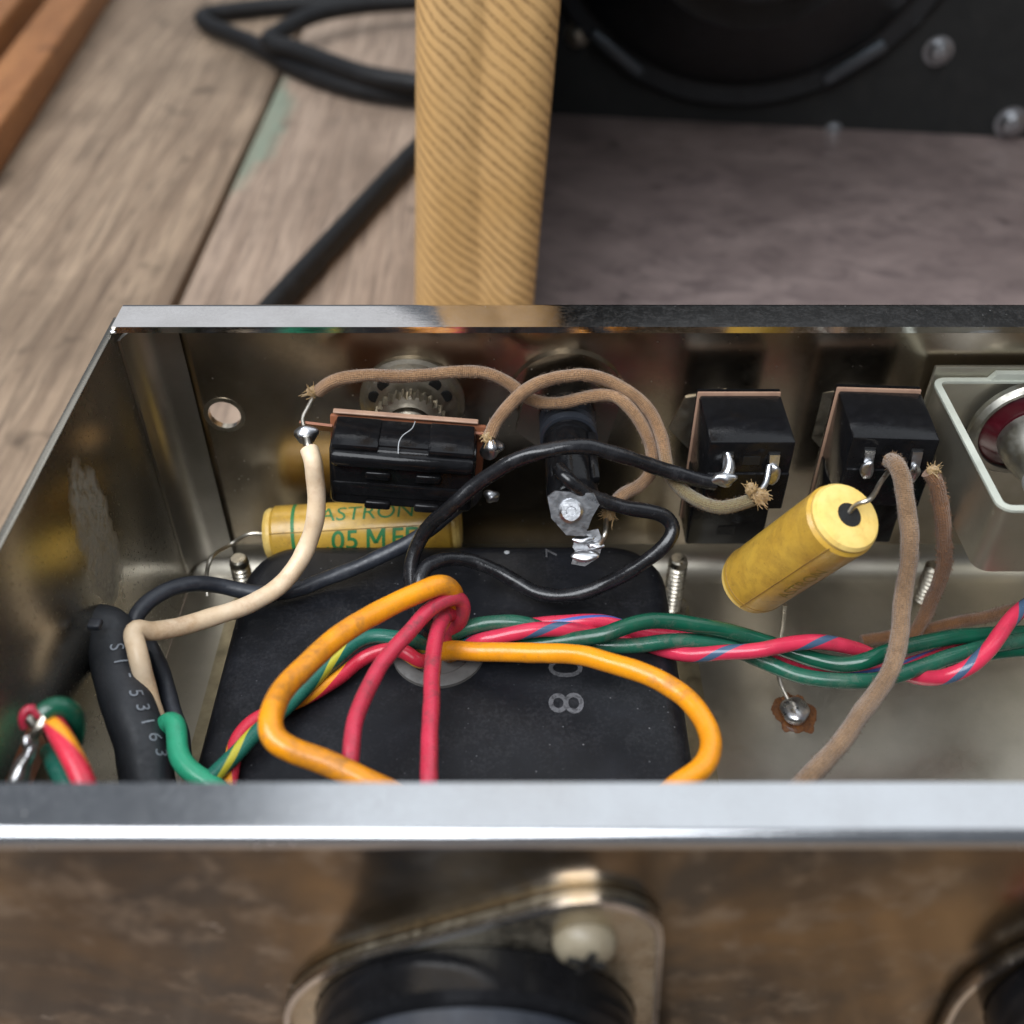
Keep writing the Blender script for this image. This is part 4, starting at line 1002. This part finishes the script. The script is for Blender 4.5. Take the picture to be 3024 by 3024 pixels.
wire('dark green wire on top of the twisted bundle',
     [gw(3.0, .4, 38), gw(3.6, .6, 45.5), (1385, 1905, 47.6), (1480, 1905, 47.6), (1589, 1900, 48.5), (1696, 1886, 50.5), (1789, 1874, 52), (1836, 1857, 52.5), (1906, 1840, 52.5), (1975, 1836, 52), (2069, 1848, 51), (2162, 1868, 49.5), (2267, 1899, 47.5), (2330, 1926, 46.6), (2400, 1950, 46.6), (2483, 1963, 47), (2554, 1955, 48), (2626, 1927, 49), (2698, 1902, 49), (2794, 1887, 47.5), (2913, 1876, 46), (3040, 1868, 45.5), (3160, 1860, 45)],
     2.85, green_dark, 5, .02, seed=2)
wire('pink wire with blue tracer winding round the green wires',
     [gw(3.2, -.6, 38), gw(3.9, -.4, 45.3), (1407, 1892, 49.8), (1486, 1876, 51), (1579, 1862, 51.8), (1663, 1860, 51.2), (1740, 1868, 49), (1820, 1888, 46.5), (1900, 1906, 45), (1961, 1920, 45.5), (2045, 1935, 47.2), (2143, 1931, 49.2), (2243, 1921, 50.3), (2339, 1902, 50.8), (2411, 1896, 50.6), (2483, 1905, 48.5), (2545, 1922, 45.4), (2620, 1958, 43.2), (2680, 1992, 43.5), (2722, 2004, 45.2), (2794, 1998, 48.2), (2865, 1969, 50.6), (2913, 1926, 51.8), (2961, 1868, 52.3), (3000, 1817, 52), (3060, 1770, 51)],
     2.7, pink_blue, 4, .02)
wire('short stretch of pink wire showing above the dark green wire',
     [gw(3.4, 1.2, 38), gw(4.0, 1.6, 46), (1480, 1862, 48.6), (1570, 1846, 48.6), (1649, 1836, 49.6), (1719, 1832, 50), (1790, 1838, 49.2), (1840, 1852, 48), (1900, 1872, 47), (1980, 1880, 46), (2080, 1876, 46), (2200, 1895, 44), (2300, 1935, 43), (2420, 1975, 43.2), (2530, 1985, 43.4), (2640, 1972, 43.6), (2760, 1940, 43.8), (2900, 1900, 43.6), (3060, 1885, 43)],
     2.6, m_stripe('pink_insulation_plain', (.63, .035, .08), (.05, .10, .33), 60, .06), 5, .02)
wire('lowest green wire of the bundle at the right edge',
     [(2800, 1962, 43), (2880, 1938, 43.6), (2960, 1924, 44), (3040, 1916, 44), (3120, 1910, 44)], 2.7, green_dark, 3)

# cloth covered wires
wire('tan cloth wire running from the switch lug along the wall into the fuse holder loop',
     [(938, 1158, 157, 'y'), (966, 1137, 157, 'y'), (1016, 1117, 157, 'y'), (1098, 1109, 157, 'y'), (1181, 1112, 157, 'y'), (1264, 1108, 157.5, 'y'), (1347, 1099, 158, 'y'), (1409, 1097, 158, 'y'), (1463, 1109, 157.5, 'y'), (1504, 1133, 157, 'y'), (1540, 1166, 156.5, 'y'), (1590, 1190, 156, 'y'), (1655, 1190, 155.5, 'y'), (1718, 1175, 155.5, 'y'), (1773, 1168, 155, 'y'), (1824, 1177, 154, 'y'), (1867, 1210, 152.5, 'y'), (1900, 1256, 151, 'y'), (1921, 1311, 149, 'y'), (1926, 1362, 147, 'y'), (1914, 1408, 145, 'y'), (1884, 1440, 143, 'y'), (1833, 1468, 140.5, 'y'), (1806, 1500, 138.5, 'y')],
     2.35, cloth_tan, 4, .10, cloth=True, seed=11,
     ends=[('frayed_threads', fray(P(928, 1158, 156.8, 'y'), (-.6, -.2, .3), 70, 2.0, 1, .5), thread_m), ('frayed_threads', fray(P(1800, 1515, 137.6, 'y'), (-.3, -.3, -.6), 80, 2.1, 2, .5), thread_m),
           ('bare_wire', tube(smooth_path(spline([P(926, 1170, 156.5, 'y'), P(908, 1205, 154, 'y'), P(894, 1235, 152, 'y'), P(900, 1270, 149.5, 'y')], .3), 2), .42, 8), wire_tin),
           ('bare_wire', tube(smooth_path(spline([P(1790, 1535, 136, 'y'), P(1786, 1580, 64.5), P(1772, 1610, 62.5)], .3), 2), .42, 8), wire_tin)])
wire('tan cloth wire arching from the right switch lug to the olive jack end',
     [(1446, 1290, 149, 'y'), (1464, 1243, 151, 'y'), (1498, 1201, 152.5, 'y'), (1540, 1162, 153.5, 'y'), (1591, 1133, 154.5, 'y'), (1655, 1113, 155.5, 'y'), (1718, 1108, 156, 'y'), (1782, 1120, 156, 'y'), (1846, 1150, 155, 'y'), (1900, 1193, 153.5, 'y'), (1936, 1243, 151.5, 'y'), (1959, 1298, 149, 'y'), (1968, 1353, 146, 'y'), (1982, 1405, 143, 'y'), (2012, 1448, 140.5, 'y'), (2058, 1480, 138.5, 'y'), (2121, 1497, 137, 'y'), (2177, 1490, 136.5, 'y'), (2222, 1474, 136.5, 'y')],
     2.4, cloth_tail, 4, .10, cloth=True, seed=13,
     ends=[('frayed_threads', fray(P(1444, 1285, 149, 'y'), (-.3, -.5, -.3), 90, 2.1, 3, .6), thread_m), ('frayed_threads', fray(P(2236, 1462, 136.0, 'y'), (.9, -.3, -.1), 200, 2.6, 4, .42, .13).merge(fray(P(2218, 1448, 136.2, 'y'), (-.15, -.2, .9), 50, 2.2, 44, .3, .11)), thread_m),
           ('bare_wire', tube(smooth_path(spline([P(2235, 1462, 136.5, 'y'), P(2262, 1425, 138.5, 'y'), P(2272, 1375, 141, 'y')], .3), 2), .55, 8), solder)])
wire('grey brown cloth wire from the second jack across the bundle to the flange',
     [(2632, 1362, 139, 'y'), (2650, 1375, 76), (2667, 1411, 75), (2679, 1495, 72), (2687, 1578, 69), (2680, 1662, 65), (2668, 1745, 61), (2656, 1860, 57.5), (2632, 1958, 55.5), (2594, 2032, 54), (2546, 2102, 53), (2497, 2174, 52), (2444, 2236, 51.5), (2385, 2300, 51), (2300, 2380, 50)],
     3.0, cloth_grey, 5, .08, cloth=True, seed=17, ends=[('frayed_threads', fray(P(2632, 1362, 138.6, 'y'), (-.5, -.3, .2), 40, 1.2, 6, .9), cloth_brown)])
wire('brown cloth wire dropping from the second jack behind the bundle',
     [(2742, 1392, 139, 'y'), (2758, 1410, 138.5, 'y'), (2773, 1467, 67), (2785, 1550, 61), (2789, 1634, 54), (2772, 1720, 46), (2740, 1803, 38), (2716, 1850, 34), (2690, 1890, 31)],
     2.7, cloth_brown, 4, .10, cloth=True, seed=19, ends=[('frayed_threads', fray(P(2752, 1390, 138.6, 'y'), (.4, -.3, .5), 80, 1.8, 7, .6), thread_m)])
wire('brown cloth wire lying on the floor towards the right edge',
     [(3120, 1772, 34), (3024, 1793, 34), (2900, 1822, 33.5), (2790, 1848, 32.5), (2690, 1868, 29), (2620, 1880, 26.5), (2545, 1893, 25.5)],
     2.4, cloth_brown, 4, .10, cloth=True, seed=23)

# wire ends at the left terminal
wire('red wire with orange tracer leaving the left terminal', [(150, 2118, 70), (160, 2142, 72.5), (178, 2175, 73.5), (205, 2225, 73.5), (236, 2285, 73), (262, 2345, 72), (285, 2420, 70)], 2.9, m_stripe('red_insulation_orange_tracer', (.62, .03, .06), (.85, .33, .02), 30, .14, phase=.62), 4, .02, seed=5)
wire('dark green wire hooked over the left terminal', [(128, 2110, 74), (150, 2086, 74.5), (185, 2088, 74), (214, 2106, 72.5), (222, 2140, 70.5), (214, 2190, 68)], 2.9, green_dark, 4, .02)
wire('small red loop of wire above the left terminal', [(72, 2146, 71), (66, 2110, 73), (84, 2084, 73.5), (106, 2096, 73), (112, 2128, 71.5)], 1.25, red_dirty, 3, .03)
wire('green wire with yellow tracer at the lower left corner', [(150, 2220, 64), (172, 2270, 66), (196, 2320, 66), (220, 2400, 65)], 3.0, green_yellow, 3, .02)
